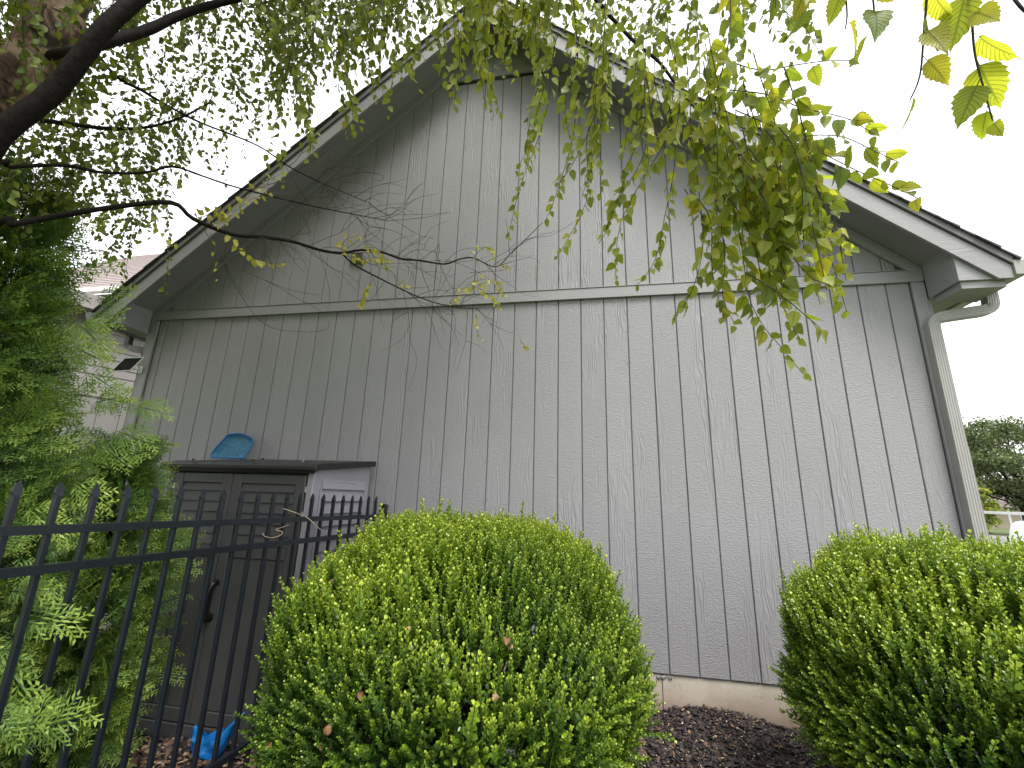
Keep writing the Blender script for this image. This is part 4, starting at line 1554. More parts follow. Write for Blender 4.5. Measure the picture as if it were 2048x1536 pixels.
# leaf forms
def leaf_mesh(seed):
    r = np.random.default_rng(seed)
    n = 14
    V, F, lu, lv = [], [], [], []
    fold = r.uniform(.12, .45)
    droop = r.uniform(-.15, .35)
    tw = r.uniform(-.35, .35)
    wid = r.uniform(.32, .37)
    for i in range(n + 1):
        t = i / n
        w = wid * (math.sin(math.pi * min(1, t ** .62)) ** .9) if t < 1 else 0
        w = max(w, .004)
        tooth = 1.0 if i % 2 == 0 else .86
        z = -droop * t * t * .6
        for s in (-1, 0, 1):
            ww = w * (tooth if s else 1)
            y = t + (.03 if (i % 2 == 0 and s) else 0)
            zz = z + abs(s) * ww * fold + s * ww * tw * t + (.03 * math.sin(9 * t + s) * abs(s))
            V.append((s * ww, min(y, 1.0) if i < n else 1.04, zz))
            lu.append(s); lv.append(t)
    for i in range(n):
        a = i * 3
        F.append((a, a + 1, a + 4, a + 3)); F.append((a + 1, a + 2, a + 5, a + 4))
    # stalk
    k = len(V)
    for p in ((-.012, -.22, .03), (.012, -.22, .03), (.012, .02, 0), (-.012, .02, 0)):
        V.append(p); lu.append(0.0); lv.append(0.0)
    F.append((k, k + 1, k + 2, k + 3))
    return np.array(V), np.array(F), np.array(lu), np.array(lv)


LEAF = [leaf_mesh(i) for i in range(10)]
LEAFM = []
for V, F, lu, lv in LEAF:
    me = mesh_np("leaf", V, F, {"lu": lu, "lv": lv}, True)
    me.materials.append(M['birch_near'])
    LEAFM.append(me)

# simple leaf for the distant crown
FV = np.array([(0, 0, 0), (.36, .30, .10), (.22, .70, .06), (0, 1.0, -.05), (-.22, .70, .06), (-.36, .30, .10)], float)
FF = np.array([(0, 1, 2, 3), (0, 3, 4, 5)])

hero = []            # (twig index, position, Y, N, size, yellow)
DOWN = np.array([0, 0, -1.0])
twigs = []


def hang_twig(pts, size=.046, every=.030, start=.0, r=.0013, dens=1.0, droop=.9, stem=True):
    P, _ = catmull(pts, [0] * len(pts), 8)
    seg = np.linalg.norm(np.diff(P, axis=0), axis=1)
    s = np.concatenate([[0], np.cumsum(seg)])
    idx = len(twigs)
    twigs.append((pts, r, stem))
    q = start * s[-1] + rng.uniform(0, every)
    k = 0
    while q < s[-1] + .004:
        qq = min(q, s[-1])
        p = np.array([np.interp(qq, s, P[:, c]) for c in range(3)])
        i = min(np.searchsorted(s, qq), len(P) - 1)
        t = P[i] - P[max(i - 1, 0)]
        t /= np.linalg.norm(t) + 1e-9
        side = np.cross(t, rand_dirs(1)[0]); side /= np.linalg.norm(side)
        if rng.random() < dens:
            y = t * .40 + side * (.80 * (1 if k % 2 else -1)) + DOWN * droop * rng.uniform(.35, 1.2)
            view = CAM - p; view /= np.linalg.norm(view)
            n = rand_dirs(1)[0] + view * 1.0
            n[2] *= .6
            sz = size * rng.uniform(.72, 1.18) * (1 - .35 * max(0, (qq / s[-1] - .75) / .25))
            y /= np.linalg.norm(y)
            hero.append((idx, p + y * sz * .2, y, n, sz))
        q += every * rng.uniform(.65, 1.4)
        k += 1
    return idx


# traced twigs: drooping cluster right of the peak
TR = [
    [(1145, -20, 2.0), (1152, 60, 1.97), (1156, 120, 1.95), (1152, 222, 1.92), (1142, 290, 1.9), (1111, 393, 1.88), (1091, 441, 1.88)],
    [(1286, 85, 1.9), (1289, 171, 1.86), (1280, 240, 1.84), (1262, 320, 1.82), (1235, 400, 1.8), (1205, 478, 1.78)],
    [(1461, -30, 1.75), (1457, 85, 1.68), (1430, 205, 1.62), (1447, 273, 1.6), (1464, 359, 1.56), (1462, 393, 1.55), (1481, 479, 1.5), (1490, 545, 1.48), (1498, 596, 1.46), (1526, 651, 1.44), (1560, 692, 1.42), (1606, 748, 1.4)],
    [(1490, 545, 1.48), (1530, 568, 1.45), (1575, 600, 1.42), (1612, 632, 1.4), (1640, 655, 1.38)],
    [(1230, 44, 2.0), (1215, 130, 1.95), (1190, 230, 1.9), (1150, 320, 1.88), (1110, 380, 1.86)],
    [(1320, 126, 1.9), (1340, 220, 1.82), (1350, 320, 1.78), (1330, 430, 1.74), (1310, 520, 1.72), (1275, 570, 1.7)],
    [(1358, 178, 1.85), (1385, 300, 1.75), (1400, 400, 1.68), (1405, 500, 1.62), (1380, 590, 1.6), (1345, 640, 1.58)],
    [(1400, 226, 1.8), (1430, 330, 1.7), (1440, 430, 1.62), (1450, 520, 1.56), (1445, 590, 1.55), (1470, 650, 1.52)],
    [(1490, 330, 1.7), (1520, 400, 1.6), (1550, 460, 1.52), (1590, 520, 1.46), (1630, 560, 1.42), (1680, 572, 1.4)],
    [(1470, 300, 1.7), (1520, 350, 1.62), (1580, 410, 1.55), (1630, 440, 1.5), (1680, 470, 1.46), (1700, 495, 1.45)],
    [(1440, 260, 1.75), (1500, 380, 1.6), (1540, 470, 1.52), (1545, 540, 1.48), (1560, 600, 1.46), (1600, 680, 1.42)],
    [(1275, 89, 1.95), (1300, 200, 1.88), (1290, 300, 1.84), (1255, 370, 1.82), (1215, 420, 1.8)],
    [(1450, 120, 1.75), (1520, 140, 1.68), (1590, 130, 1.62), (1650, 122, 1.58), (1705, 121, 1.55)],
    [(1460, 180, 1.72), (1540, 190, 1.64), (1600, 215, 1.6), (1660, 228, 1.56), (1700, 240, 1.54), (1748, 268, 1.5)],
    [(1470, 220, 1.7), (1540, 250, 1.62), (1590, 272, 1.58), (1640, 270, 1.54), (1690, 275, 1.5), (1745, 300, 1.48), (1800, 326, 1.46)],
    [(1480, 260, 1.68), (1550, 275, 1.6), (1605, 290, 1.56), (1655, 312, 1.52), (1715, 342, 1.5), (1775, 368, 1.48), (1838, 398, 1.46)],
    [(1500, 300, 1.64), (1560, 340, 1.58), (1600, 370, 1.54), (1640, 400, 1.5)],
    [(1350, 160, 1.85), (1330, 280, 1.8), (1290, 350, 1.78), (1240, 450, 1.76), (1230, 560, 1.74)],
    [(1380, 200, 1.82), (1440, 300, 1.72), (1490, 420, 1.6), (1530, 520, 1.52), (1570, 580, 1.48)],
]
for p in TR:
    hang_twig(at_path(p), .038 + .014 * min(1, max(0, (2.1 - p[-1][2]) / .6)), .022)
# more random hangers filling the cluster
for i in range(50):
    x = 1060 + 560 * rng.random() ** .9
    y0 = rng.uniform(40, 330) if x < 1480 else rng.uniform(140, 400)
    ln = rng.uniform(110, 290) * (1.0 if x > 1250 else .8)
    d = 2.0 - (x - 1100) / 600 * .55 + rng.uniform(-.12, .2)
    lean = (x - 1300) / 500
    pts = [(x - 25 * lean, y0 - 40, d + .02), (x, y0, d), (x + lean * .25 * ln + rng.uniform(-18, 18), y0 + ln * .5, d - .03), (x + lean * .55 * ln + rng.uniform(-30, 20), y0 + ln, d - .05)]
    hang_twig(at_path(pts), .047 if x > 1400 else .042, .027)
for i in range(11):
    x, y0 = rng.uniform(1380, 1620), rng.uniform(280, 470)
    ln = rng.uniform(90, 230)
    d = 1.62 - (x - 1380) / 240 * .16 + rng.uniform(-.06, .1)
    pts = [(x - 40, y0 - 60, d + .05), (x, y0, d), (x + rng.uniform(0, 40), y0 + ln * .5, d - .03), (x + rng.uniform(10, 70), y0 + ln, d - .05)]
    hang_twig(at_path(pts), .047, .027)
# the large close leaves at the upper right
for p, sz, ev in (([(1854, -60, .98), (1853, 0, .97), (1848, 60, .96), (1840, 150, .95), (1820, 200, .94)], .058, .033),
                  ([(1936, -70, 1.0), (1939, 0, .98), (1944, 41, .97), (1950, 110, .96), (1970, 185, .95), (1985, 240, .94)], .058, .033),
                  ([(1600, -90, 1.15), (1610, -30, 1.13), (1612, 20, 1.12), (1600, 45, 1.11)], .056, .030),
                  ([(1685, -80, 1.12), (1690, -20, 1.11), (1694, 30, 1.1), (1690, 60, 1.1)], .056, .030),
                  ([(1745, -80, 1.1), (1745, -20, 1.09), (1748, 30, 1.08), (1742, 62, 1.08)], .056, .032),
                  ([(1545, -90, 1.25), (1550, -30, 1.22), (1552, 15, 1.2)], .046, .034)):
    hang_twig(at_path(p), sz, ev, droop=1.3)
# the tuft hanging over the peak of the gable
for i in range(52):
    x = rng.uniform(880, 1110)
    y0 = rng.uniform(-150, 20)
    ln = rng.uniform(120, 260) * (1 - abs(x - 985) / 260)
    d = rng.uniform(2.2, 2.7)
    pts = [(x, y0 - 30, d + .05), (x + rng.uniform(-8, 8), y0 + 10, d), (x + rng.uniform(-16, 16), y0 + ln * .6, d - .04), (x + rng.uniform(-26, 20), y0 + ln + 20, d - .06)]
    hang_twig(at_path(pts), .044, .026)
# left rake: twigs hanging over the barge board
for i in range(34):
    u = rng.random()
    x = 560 + u * 330
    y0 = 235 - u * 255 + rng.uniform(-90, 0)
    ln = rng.uniform(60, 150)
    d = rng.uniform(2.5, 3.1)
    pts = [(x, y0 - 30, d + .05), (x + rng.uniform(-8, 8), y0 + 10, d), (x + rng.uniform(-10, 25), y0 + ln * .6, d - .04), (x + rng.uniform(-10, 40), y0 + ln + 20, d - .06)]
    hang_twig(at_path(pts), .042, .030)

# yellowing small leaves on the long low branch
yellow = []
YT = [
    ([(386, 437, 2.75), (430, 428, 2.74), (470, 420, 2.72), (520, 370, 2.72), (560, 350, 2.72)], .026, .022),
    ([(420, 450, 2.75), (450, 440, 2.72), (500, 400, 2.7), (540, 385, 2.7)], .030, .020),
    ([(461, 468, 2.75), (480, 500, 2.73), (520, 520, 2.72), (560, 530, 2.7)], .030, .020),
    ([(400, 440, 2.76), (420, 425, 2.75), (440, 420, 2.74), (455, 432, 2.73)], .032, .016),
    ([(684, 507, 2.7), (690, 480, 2.69), (720, 470, 2.68)], .028, .022),
    ([(700, 505, 2.7), (720, 520, 2.68), (750, 515, 2.67), (780, 520, 2.66)], .030, .014),
    ([(720, 500, 2.7), (735, 495, 2.68), (760, 500, 2.67), (775, 535, 2.66)], .030, .014),
    ([(745, 560, 2.67), (735, 580, 2.66), (722, 600, 2.65), (725, 615, 2.64)], .030, .014),
    ([(790, 570, 2.66), (805, 568, 2.65), (815, 575, 2.64)], .022, .016),
    ([(947, 516, 2.7), (960, 500, 2.69), (975, 495, 2.68), (990, 520, 2.67), (1020, 535, 2.66)], .026, .024),
    ([(896, 612, 2.62), (925, 580, 2.62), (950, 562, 2.62), (990, 560, 2.61), (1010, 590, 2.6)], .028, .018),
    ([(940, 570, 2.62), (965, 580, 2.62), (985, 600, 2.61), (1005, 615, 2.6)], .030, .018),
    ([(954, 617, 2.62), (952, 640, 2.61), (958, 670, 2.6), (970, 685, 2.6)], .022, .020),
    ([(1040, 680, 2.6), (1048, 690, 2.6), (1055, 702, 2.6)], .018, .018),
    ([(300, 430, 2.8), (330, 470, 2.78), (360, 490, 2.77)], .028, .030),
    ([(420, 465, 2.78), (432, 520, 2.77), (437, 565, 2.76)], .024, .045),
]
n_before = len(hero)
for p, sz, ev in YT:
    hang_twig(at_path(p), sz * 1.25, ev * .9, r=.0009)
yellow_ids = set(range(n_before, len(hero)))

# bare twiglets in front of the wall
BARE = [
    [(768, 440), (800, 412), (833, 376)], [(768, 440), (795, 430), (828, 398)], [(700, 427), (760, 410), (815, 405)], [(735, 405), (770, 425), (830, 428), (905, 425)],
    [(735, 405), (790, 440), (840, 470), (870, 478)], [(650, 369), (680, 400), (700, 430)], [(700, 427), (740, 450), (800, 470), (850, 520)], [(768, 440), (850, 436), (900, 424)],
    [(640, 395), (700, 385), (760, 382)], [(650, 369), (690, 350), (730, 345), (766, 352), (762, 362), (748, 360)], [(461, 468), (450, 520), (480, 590), (530, 650), (600, 665), (650, 660), (660, 640)],
    [(408, 455), (440, 510), (470, 565), (500, 600)], [(480, 540), (530, 560), (600, 600), (650, 625)], [(530, 560), (580, 580), (640, 590)], [(600, 490), (640, 520), (660, 590), (650, 640)],
    [(804, 575), (815, 625), (820, 680), (832, 720), (820, 770), (812, 782)], [(815, 625), (790, 640), (780, 655)], [(820, 650), (800, 680), (760, 705)], [(896, 612), (912, 640), (905, 680), (900, 700)],
    [(954, 617), (980, 645), (1000, 680), (1008, 700)], [(980, 645), (1010, 660), (1030, 665)], [(992, 534), (1030, 522), (1060, 515), (1080, 525)], [(1020, 508), (1015, 470), (1012, 440)],
    [(1025, 500), (1060, 480), (1105, 470), (1150, 440)], [(1050, 480), (1080, 468), (1120, 462)], [(841, 521), (870, 500), (880, 490), (870, 560)], [(870, 500), (880, 540), (878, 580), (862, 600)],
    [(763, 504), (790, 480), (830, 470)], [(889, 528), (920, 500), (980, 495)], [(684, 506), (720, 480), (760, 460)], [(835, 593), (870, 580), (905, 585)], [(770, 562), (740, 600), (720, 610)],
    [(896, 612), (920, 570), (950, 550), (985, 535)], [(940, 545), (1000, 540), (1030, 530)], [(880, 130), (900, 170), (895, 200)], [(935, 115), (930, 150), (905, 175), (895, 185)], [(945, 110), (955, 150), (985, 165)],
]
bare = Soup()
for q in BARE:
    d = rng.uniform(2.6, 2.9)
    V, F = tube_arrays([at(x + rng.uniform(-2, 2), y + rng.uniform(-2, 2), d) - boff for x, y in q], list(np.linspace(.0019, .0008, len(q))), 4, 4)
    bare.add(V, F)

# forked twiglets along the low branches
for path, n in (([(478, 376), (615, 410), (700, 427), (768, 440)], 16), ([(513, 290), (581, 335), (650, 369), (735, 405)], 12), ([(461, 468), (581, 482), (684, 506), (763, 504), (841, 521), (947, 516), (992, 534)], 30),
                ([(684, 507), (770, 562), (835, 593), (896, 612), (954, 617)], 18)):
    pa = np.array(path, float)
    for k in range(n):
        t = rng.random() * (len(pa) - 1)
        i = int(t)
        b = pa[i] + (pa[i + 1] - pa[i]) * (t - i)
        d = rng.uniform(2.62, 2.95)
        ang = rng.choice([-1, 1]) * rng.uniform(.25, .95) + .15
        L = rng.uniform(40, 150)
        q, a = [b], ang
        for st_ in range(4):
            a += rng.normal() * .28 + .07
            q.append(q[-1] + np.array([math.cos(a), math.sin(a)]) * L / 4)
        V, F = tube_arrays([at(x, y, d) - boff for x, y in q], list(np.linspace(.0019, .0007, 5)), 4, 3)
        bare.add(V, F)
        if rng.random() < .6:
            a2 = ang + rng.choice([-1, 1]) * .6
            q2 = [q[2], q[2] + np.array([math.cos(a2), math.sin(a2)]) * L * .2, q[2] + np.array([math.cos(a2 + .2), math.sin(a2 + .2)]) * L * .4]
            V, F = tube_arrays([at(x, y, d) - boff for x, y in q2], [.0013, .001, .0006], 4, 3)
            bare.add(V, F)

# crown against the sky: hanging twigs by the hundred
far_sets = []


def crown_twigs(n, sampler, dens=1.0, size=(.031, .043), stem=True):
    P, Y, N, sc, ti = [], [], [], [], []
    for i in range(n):
        p0 = sampler()
        L = rng.uniform(.22, .55)
        lean = rand_dirs(1)[0] * .30
        nl = int(L / .030 * dens)
        p1 = p0 + DOWN * L * .55 + lean * L * .7
        p2 = p0 + DOWN * L + lean * L
        if stem and rng.random() < .6:
            V, F = tube_arrays([p0 - lean * .15 - boff, p1 - boff, p2 - boff], [.0018, .0014, .0009], 3, 2)
            bare.add(V, F)
        tw = rng.normal() * .10
        for k in range(nl):
            t = (k + rng.random()) / nl
            p = p0 * (1 - t) ** 2 + 2 * p1 * t * (1 - t) + p2 * t * t
            y = rand_dirs(1)[0] * .7 + DOWN * rng.uniform(.3, 1.1)
            P.append(p + y * .008); Y.append(y); N.append(rand_dirs(1)[0] + np.array([0, 0, .3]))
            sc.append(rng.uniform(*size)); ti.append(np.clip(.40 + tw + rng.normal() * .16, 0, .86))
    far_sets.append((np.array(P), np.array(Y), np.array(N), np.array(sc), np.array(ti)))


def in_view():
    while True:
        x, y = rng.uniform(-150, 980), rng.uniform(-260, 470)
        roof = 500 - (x - 280) * .775                # the left rake in the picture
        if y < roof - 95 and not (x < 230 and y > 300):
            keep = 1.0 if y < roof - 190 else .55
            if rng.random() < keep:
                return at(x, y, rng.uniform(3.1, 5.2))


def in_view_mid():
    while True:
        x, y = rng.uniform(540, 1080), rng.uniform(-260, 200)
        roof = 500 - (x - 280) * .775
        if y < roof - 130:
            return at(x, y, rng.uniform(2.7, 4.2))


def right_of_peak():
    x = rng.uniform(1080, 1560)
    y = rng.uniform(-260, 60) - max(0, (x - 1350) * .25)
    return at(x, y, rng.uniform(2.3, 3.3))


def left_low():
    x, y = rng.uniform(-150, 340), rng.uniform(280, 440)
    return at(x, y, rng.uniform(3.6, 4.8))


def unseen_shade_crown():
    while True:
        d = rand_dirs(1)[0] * rng.random() ** .35
        if rng.random() < .78:
            P = np.array([-1.85, -2.85, 4.8]) + d * np.array([3.0, 2.4, 2.8])
        else:
            P = np.array([0.9, -2.2, 6.1]) + d * np.array([2.1, 1.5, 1.2])
        x, y, z = pix(P + DOWN * .3)
        if z > 0 and -130 < x < 2200 and y > -130:
            continue
        return P


crown_twigs(820, in_view)
crown_twigs(400, in_view_mid)
crown_twigs(150, right_of_peak)
crown_twigs(150, left_low)
crown_twigs(5200, unseen_shade_crown, 1.0, (.060, .085), False)  # unseen oversized leaves added above the view to shade the wall

# hero leaves: the largest in the picture are objects, the rest join the foliage
hp = np.array([h[1] for h in hero])
px, py, zc = pix(hp)
hs_ = np.array([h[4] for h in hero])
inside = (px > -20) & (px < 2068) & (py > -20) & (py < 1556)
score = np.where(inside, hs_ / np.maximum(zc, .1), 0)
order = np.argsort(-score)
as_obj = set(order[:300].tolist())
twig_obj = {}
for ti_, (pts, r, stem) in enumerate(twigs):
    n = len(pts)
    V, F = tube_arrays([np.asarray(p) - boff for p in pts], list(np.linspace(r * 1.5, r * .7, n)), 5, 4)
    twig_obj[ti_] = obj("twig", mesh_np("twig", V, F, smooth_=True), M['twig'], birch)
HM = frames(np.array([h[2] for h in hero]), np.array([h[3] for h in hero]))
rest = []
for i, h in enumerate(hero):
    if i in as_obj:
        o = bpy.data.objects.new("leaf", LEAFM[int(rng.integers(10))])
        m4 = Matrix.Identity(4)
        for r_ in range(3):
            for c_ in range(3):
                m4[r_][c_] = HM[i][r_][c_] * h[4]
            m4[r_][3] = h[1][r_] - boff[r_]
        o.matrix_local = m4
        col.objects.link(o)
        o.parent = twig_obj[h[0]]
    else:
        rest.append(i)
so = Soup()
rest = np.array(rest)
kk = rng.integers(0, 10, len(rest))
yel = np.array([i in yellow_ids for i in rest])
tt = np.where(yel, rng.uniform(.86, 1.0, len(rest)), np.clip(rng.normal(size=len(rest)) * .15 + .62, 0, .9))
for k, (V, F, lu, lv) in enumerate(LEAF):
    s = kk == k
    if s.any():
        v, f, t = scatter(V, F, hp[rest[s]] - boff, HM[rest[s]], hs_[rest[s]], tt[s])
        so.add(v, f, t)
for P, Y, N, sc, ti in far_sets:
    v, f, t = scatter(FV, FF, P - boff, frames(Y, N), sc, ti)
    so.add(v, f, t)
tag(obj("foliage", so.mesh("foliage"), M['birch_far'], birch), kind='stuff')
tag(obj("bare_twigs", bare.mesh("bare_twigs"), M['twig'], birch), kind='stuff')
print("hero leaves", len(hero), "crown leaves", sum(len(f[0]) for f in far_sets))

# ------------------------------------------------------------------ neighbouring house at the left
nb = thing("neighbour_house", "pale lap sided house with pinkish shingle roof behind the arborvitae", "house", (-5.9, 2.2, -0.4), math.radians(62))
nW = 7.0
z = 3.28
while z < 4.35:
    bm = bmesh.new()
    pts = [(0.0, z), (-.014, z + .002), (-.003, z + .15), (0.0, z + .15)]
    A = [bm.verts.new((-nW / 2, y, zz)) for y, zz in pts]
    B = [bm.verts.new((nW / 2, y, zz)) for y, zz in pts]
    bm.faces.new(A); bm.faces.new(B[::-1])
    for i in range(4):
        j = (i + 1) % 4
        bm.faces.new((A[i], A[j], B[j], B[i]))
    bmesh.ops.recalc_face_normals(bm, faces=bm.faces)
    obj("lap_board", bm, M['nb_lap'], nb)
    z += .152
box("trim_board", -nW / 2, nW / 2, -.035, -.001, 3.05, 3.272, M['nb_trim'], nb, .004)
x = -nW / 2
while x < nW / 2:
    box("wall_board", x + .004, x + .30 - .004, -.018, -.001, 0, 3.045, M['nb_board'], nb, .003)
    x += .30
box("wall_core", -nW / 2, nW / 2, 0.002, 4.0, 0, 4.45, M['nb_trim'], nb, 0)
box("eave_box", -nW / 2 - .2, nW / 2, -.34, 4.0, 4.46, 4.72, M['nb_trim'], nb, .006)
# main roof behind, eave parallel to the grey wall
rf = empty("roof", (0, 0, 0), -math.radians(62), nb)
for i in range(24):
    y0, z0 = 1.30 + i * .20, 5.86 + i * .172
    bm = bmesh.new()
    vs = [bm.verts.new(c) for c in ((-8.5, y0, z0), (1.6, y0, z0), (1.6, y0 + .23, z0 + .197), (-8.5, y0 + .23, z0 + .197),
                                    (-8.5, y0 - .012, z0 + .022), (1.6, y0 - .012, z0 + .022), (1.6, y0 + .225, z0 + .203), (-8.5, y0 + .225, z0 + .203))]
    for f in ((0, 3, 2, 1), (4, 5, 6, 7), (0, 1, 5, 4), (1, 2, 6, 5), (2, 3, 7, 6), (3, 0, 4, 7)):
        bm.faces.new([vs[i_] for i_ in f])
    obj("shingle_course", bm, M['nb_roof'], rf)
box("roof_gutter", -8.5, 1.6, 1.16, 1.29, 5.74, 5.85, M['white_plastic'], rf, .01)
box("eave_wall", -8.3, 1.5, 1.6, 1.7, 0, 5.9, M['nb_trim'], rf, 0)

# ------------------------------------------------------------------ far right: road, lawn, van, trees, house
def rot_pt(az_deg, dist):
    a = math.radians(az_deg)
    return CAM[0] + dist * math.sin(a), CAM[1] + dist * math.cos(a)


def strip(name, az, d0, d1, half, z, mat, th_=0.0):
    """flat band across the view to the right, square to azimuth az"""
    a = math.radians(az)
    f = np.array([math.sin(a), math.cos(a)])
    s = np.array([math.cos(a), -math.sin(a)])
    c = CAM[:2]
    pts = [c + f * d0 - s * half, c + f * d0 + s * half, c + f * d1 + s * half, c + f * d1 - s * half]
    bm = bmesh.new()
    lo = [bm.verts.new((p[0], p[1], z - .3)) for p in pts]
    hi = [bm.verts.new((p[0], p[1], z + th_)) for p in pts]
    bm.faces.new(hi)
    for i in range(4):
        j = (i + 1) % 4
        bm.faces.new((lo[i], lo[j], hi[j], hi[i]))
    bmesh.ops.recalc_face_normals(bm, faces=bm.faces)
    return tag(obj(name, bm, mat), kind='structure')


ZG = -1.04
strip("road", 40, 26, 61, 60, ZG, M['asphalt'], 0.012)
strip("kerb", 40, 61.01, 61.35, 60, ZG, M['concrete'], 0.13)
strip("pavement", 40, 65.0, 66.6, 60, ZG, M['concrete'], 0.05)

# white van with a ladder rack
vx, vy = rot_pt(36.45, 22.0)
va = math.radians(-37)
van = thing("white_van", "white work van parked by the road right of the house corner", "van", (vx, vy, ZG + .012), va)
bm = bmesh.new()
prof = [(0.06, .38), (0.0, .55), (0.0, 1.15), (.05, 1.55), (.14, 1.86), (.30, 1.98), (3.6, 2.0), (4.0, 1.86), (4.55, 1.25), (5.25, 1.05), (5.35, .6), (5.3, .38)]
for yy, k in ((-.95, .0),):
    A = [bm.verts.new((x, -.90, z)) for x, z in prof]
    B = [bm.verts.new((x, .90, z)) for x, z in prof]
    bm.faces.new(A); bm.faces.new(B[::-1])
    for i in range(len(prof)):
        j = (i + 1) % len(prof)
        bm.faces.new((A[i], A[j], B[j], B[i]))
bmesh.ops.recalc_face_normals(bm, faces=bm.faces)
bmesh.ops.bevel(bm, geom=[e for e in bm.edges], offset=.05, segments=2, affect='EDGES')
smooth(obj("body", bm, M['white_paint'], van))
for yy in (-.915, .905):
    box("side_window", 3.1, 3.95, yy, yy + .012, 1.25, 1.78, M['glass'], van, .004)
box("rear_window", -.012, .03, -.6, .6, 1.2, 1.5, M['glass'], van, .004)
box("bumper", -.10, .05, -.85, .85, .42, .58, M['rubber'], van, .02)
for yy in (-.84, .70):
    box("tail_light", -.02, .06, yy, yy + .14, .8, 1.1, M['red'], van, .01)
    box("headlight", 5.28, 5.36, yy, yy + .14, .75, .95, M['alu'], van, .01)
for wx in (.95, 4.35):
    for yy in (-.90, .70):
        w = empty("wheel", (wx, yy, .345), 0, van)
        bm = bmesh.new()
        bmesh.ops.create_cone(bm, cap_ends=True, segments=24, radius1=.345, radius2=.345, depth=.22, matrix=Matrix.Translation((0, .1, 0)) @ Matrix.Rotation(math.pi / 2, 4, 'X'))
        bmesh.ops.bevel(bm, geom=[e for e in bm.edges if len(e.link_faces) == 2 and abs(e.calc_face_angle()) > 1], offset=.03, segments=2, affect='EDGES')
        obj("tyre", bm, M['rubber'], w)
        bm = bmesh.new()
        bmesh.ops.create_cone(bm, cap_ends=True, segments=16, radius1=.2, radius2=.2, depth=.235, matrix=Matrix.Translation((0, .1, 0)) @ Matrix.Rotation(math.pi / 2, 4, 'X'))
        obj("rim", bm, M['alu'], w)
for x in (.45, 1.8, 3.2):
    bm = bmesh.new()
    add_box(bm, x - .025, x + .025, -.85, .85, 2.13, 2.17, .004)
    add_box(bm, x - .02, x + .02, -.84, -.80, 1.99, 2.129, .004)
    add_box(bm, x - .02, x + .02, .80, .84, 1.99, 2.129, .004)
    obj("roof_rack_bar", bm, M['rubber'] if x < 1 else M['alu'], van)
lad = thing("ladder", "aluminium ladder lying along the roof rack of the white van", "ladder", (vx, vy, ZG + .012 + 2.172), va)
for yy in (-.5, -.12):
    box("ladder_rail", -.55, 4.4, yy, yy + .03, 0, .085, M['alu'], lad, .004)
for i in range(16):
    box("ladder_rung", -.45 + i * .30, -.41 + i * .30, -.469, -.121, .028, .06, M['alu'], lad, .003)


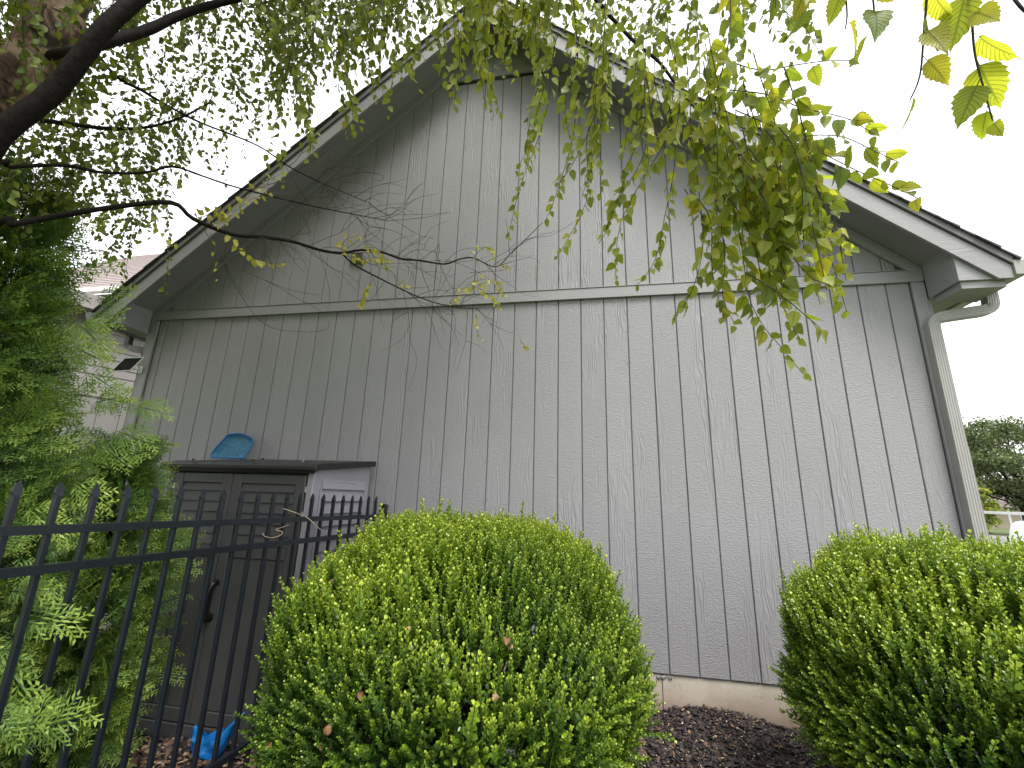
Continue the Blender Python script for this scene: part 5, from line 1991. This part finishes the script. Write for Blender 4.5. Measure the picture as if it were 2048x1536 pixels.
# background trees
def far_tree(label, az, dist, h, rad, z0, n, size, seed, name="shade_tree", zbot=.2, mat='oak', group=None):
    r = np.random.default_rng(seed)
    x, y = rot_pt(az, dist)
    root = thing(name, label, "tree", (x, y, z0), 0, group)
    tr = Soup()
    V, F = tube_arrays([(0, 0, -.2), (.1, 0, h * .3), (.0, .1, h * .75)], [h * .028, h * .02, h * .006], 8, 3)
    tr.add(V, F)
    tips = []
    for i in range(26):
        a = r.uniform(0, 6.28)
        zb = h * r.uniform(.18, .6)
        e = np.array([math.cos(a) * rad * r.uniform(.5, .92), math.sin(a) * rad * r.uniform(.5, .92), h * r.uniform(zbot + .06, .93)])
        mid = np.array([e[0] * .4, e[1] * .4, (zb + e[2]) / 2 + .03 * h])
        V, F = tube_arrays([(0, 0, zb), mid, e], [h * .009, h * .006, h * .002], 5, 3)
        tr.add(V, F)
        tips.append(e)
    obj("trunk", tr.mesh("trunk"), M['bark_dark'], root)
    # clumps of leaves round the limb ends and over the crown
    cl = list(tips)
    for i in range(110):
        d = r.normal(size=3); d /= np.linalg.norm(d)
        q = d * np.array([rad, rad, h * (1 - zbot) / 2]) * r.uniform(.55, 1.0) + np.array([0, 0, h * (zbot + (1 - zbot) / 2)])
        cl.append(q)
    P, Y, N, sc, ti = [], [], [], [], []
    per = n // len(cl)
    for c in cl:
        cr = rad * r.uniform(.10, .22)
        d = r.normal(size=(per, 3)) * np.array([1, 1, .5]) * cr * .55
        P.append(c + d)
        ti.append(np.clip(.45 + r.normal() * .16 + r.normal(size=per) * .18, 0, 1))
    P = np.concatenate(P); ti = np.concatenate(ti)
    Y = r.normal(size=P.shape) + np.array([0, 0, -.3])
    N = r.normal(size=P.shape) + np.array([0, 0, .8])
    v, f, t = scatter(FV, FF, P, frames(Y, N), r.uniform(.7, 1.3, len(P)) * size, ti)
    s_ = Soup(); s_.add(v, f, t)
    tag(obj("crown", s_.mesh("crown"), M[mat], root), kind='stuff')
    return root


far_tree("large rounded green shade tree beyond the road, right of the house corner", 37.7, 68, 11.9, 7.6, ZG, 42000, .24, 51, zbot=.24)
far_tree("dark green shade tree mostly hidden behind the house corner", 31.0, 80, 12.5, 6.0, ZG, 16000, .30, 53, zbot=.22)
far_tree("green shade tree at the photo's right edge beyond the van", 45.5, 74, 11.0, 6.0, ZG, 16000, .28, 54, zbot=.22)
far_tree("small yellow-green young tree just beside the downspout", 34.5, 33, 3.6, 1.1, ZG, 3000, .16, 52, "young_tree", zbot=.3, mat='birch_far')

# tan house across the road
hx, hy = rot_pt(37.2, 96)
th_ = thing("tan_house", "tan house with white trim glimpsed under the far shade tree", "house", (hx, hy, ZG), math.radians(-38))
box("wall", -9, 9, 0, 8, 0, 3.0, M['tan'], th_, 0)
prism = bmesh.new()
A = [prism.verts.new(c) for c in ((-9.6, -.6, 3.0), (-9.6, 8.6, 3.0), (-9.6, 4.0, 5.4))]
B = [prism.verts.new(c) for c in ((9.6, -.6, 3.0), (9.6, 8.6, 3.0), (9.6, 4.0, 5.4))]
prism.faces.new(A); prism.faces.new(B[::-1])
for i in range(3):
    j = (i + 1) % 3
    prism.faces.new((A[i], A[j], B[j], B[i]))
bmesh.ops.recalc_face_normals(prism, faces=prism.faces)
obj("roof", prism, M['brown_roof'], th_)
for x in (-6.5, -2.6, 1.2, 5.5):
    w = empty("window", (x, -.02, 1.0), 0, th_)
    box("frame", -.75, .75, -.06, -.001, 0, 1.4, M['white_paint'], w, .01)
    box("pane", -.62, .62, -.075, -.062, .12, 1.28, M['glass'], w, 0)
for x in (-9.0, -.7, 8.85):
    box("corner_trim", x, x + .25, -.05, -.002, 0, 2.98, M['white_paint'], th_, .01)
print("done objects", len(scene.objects))
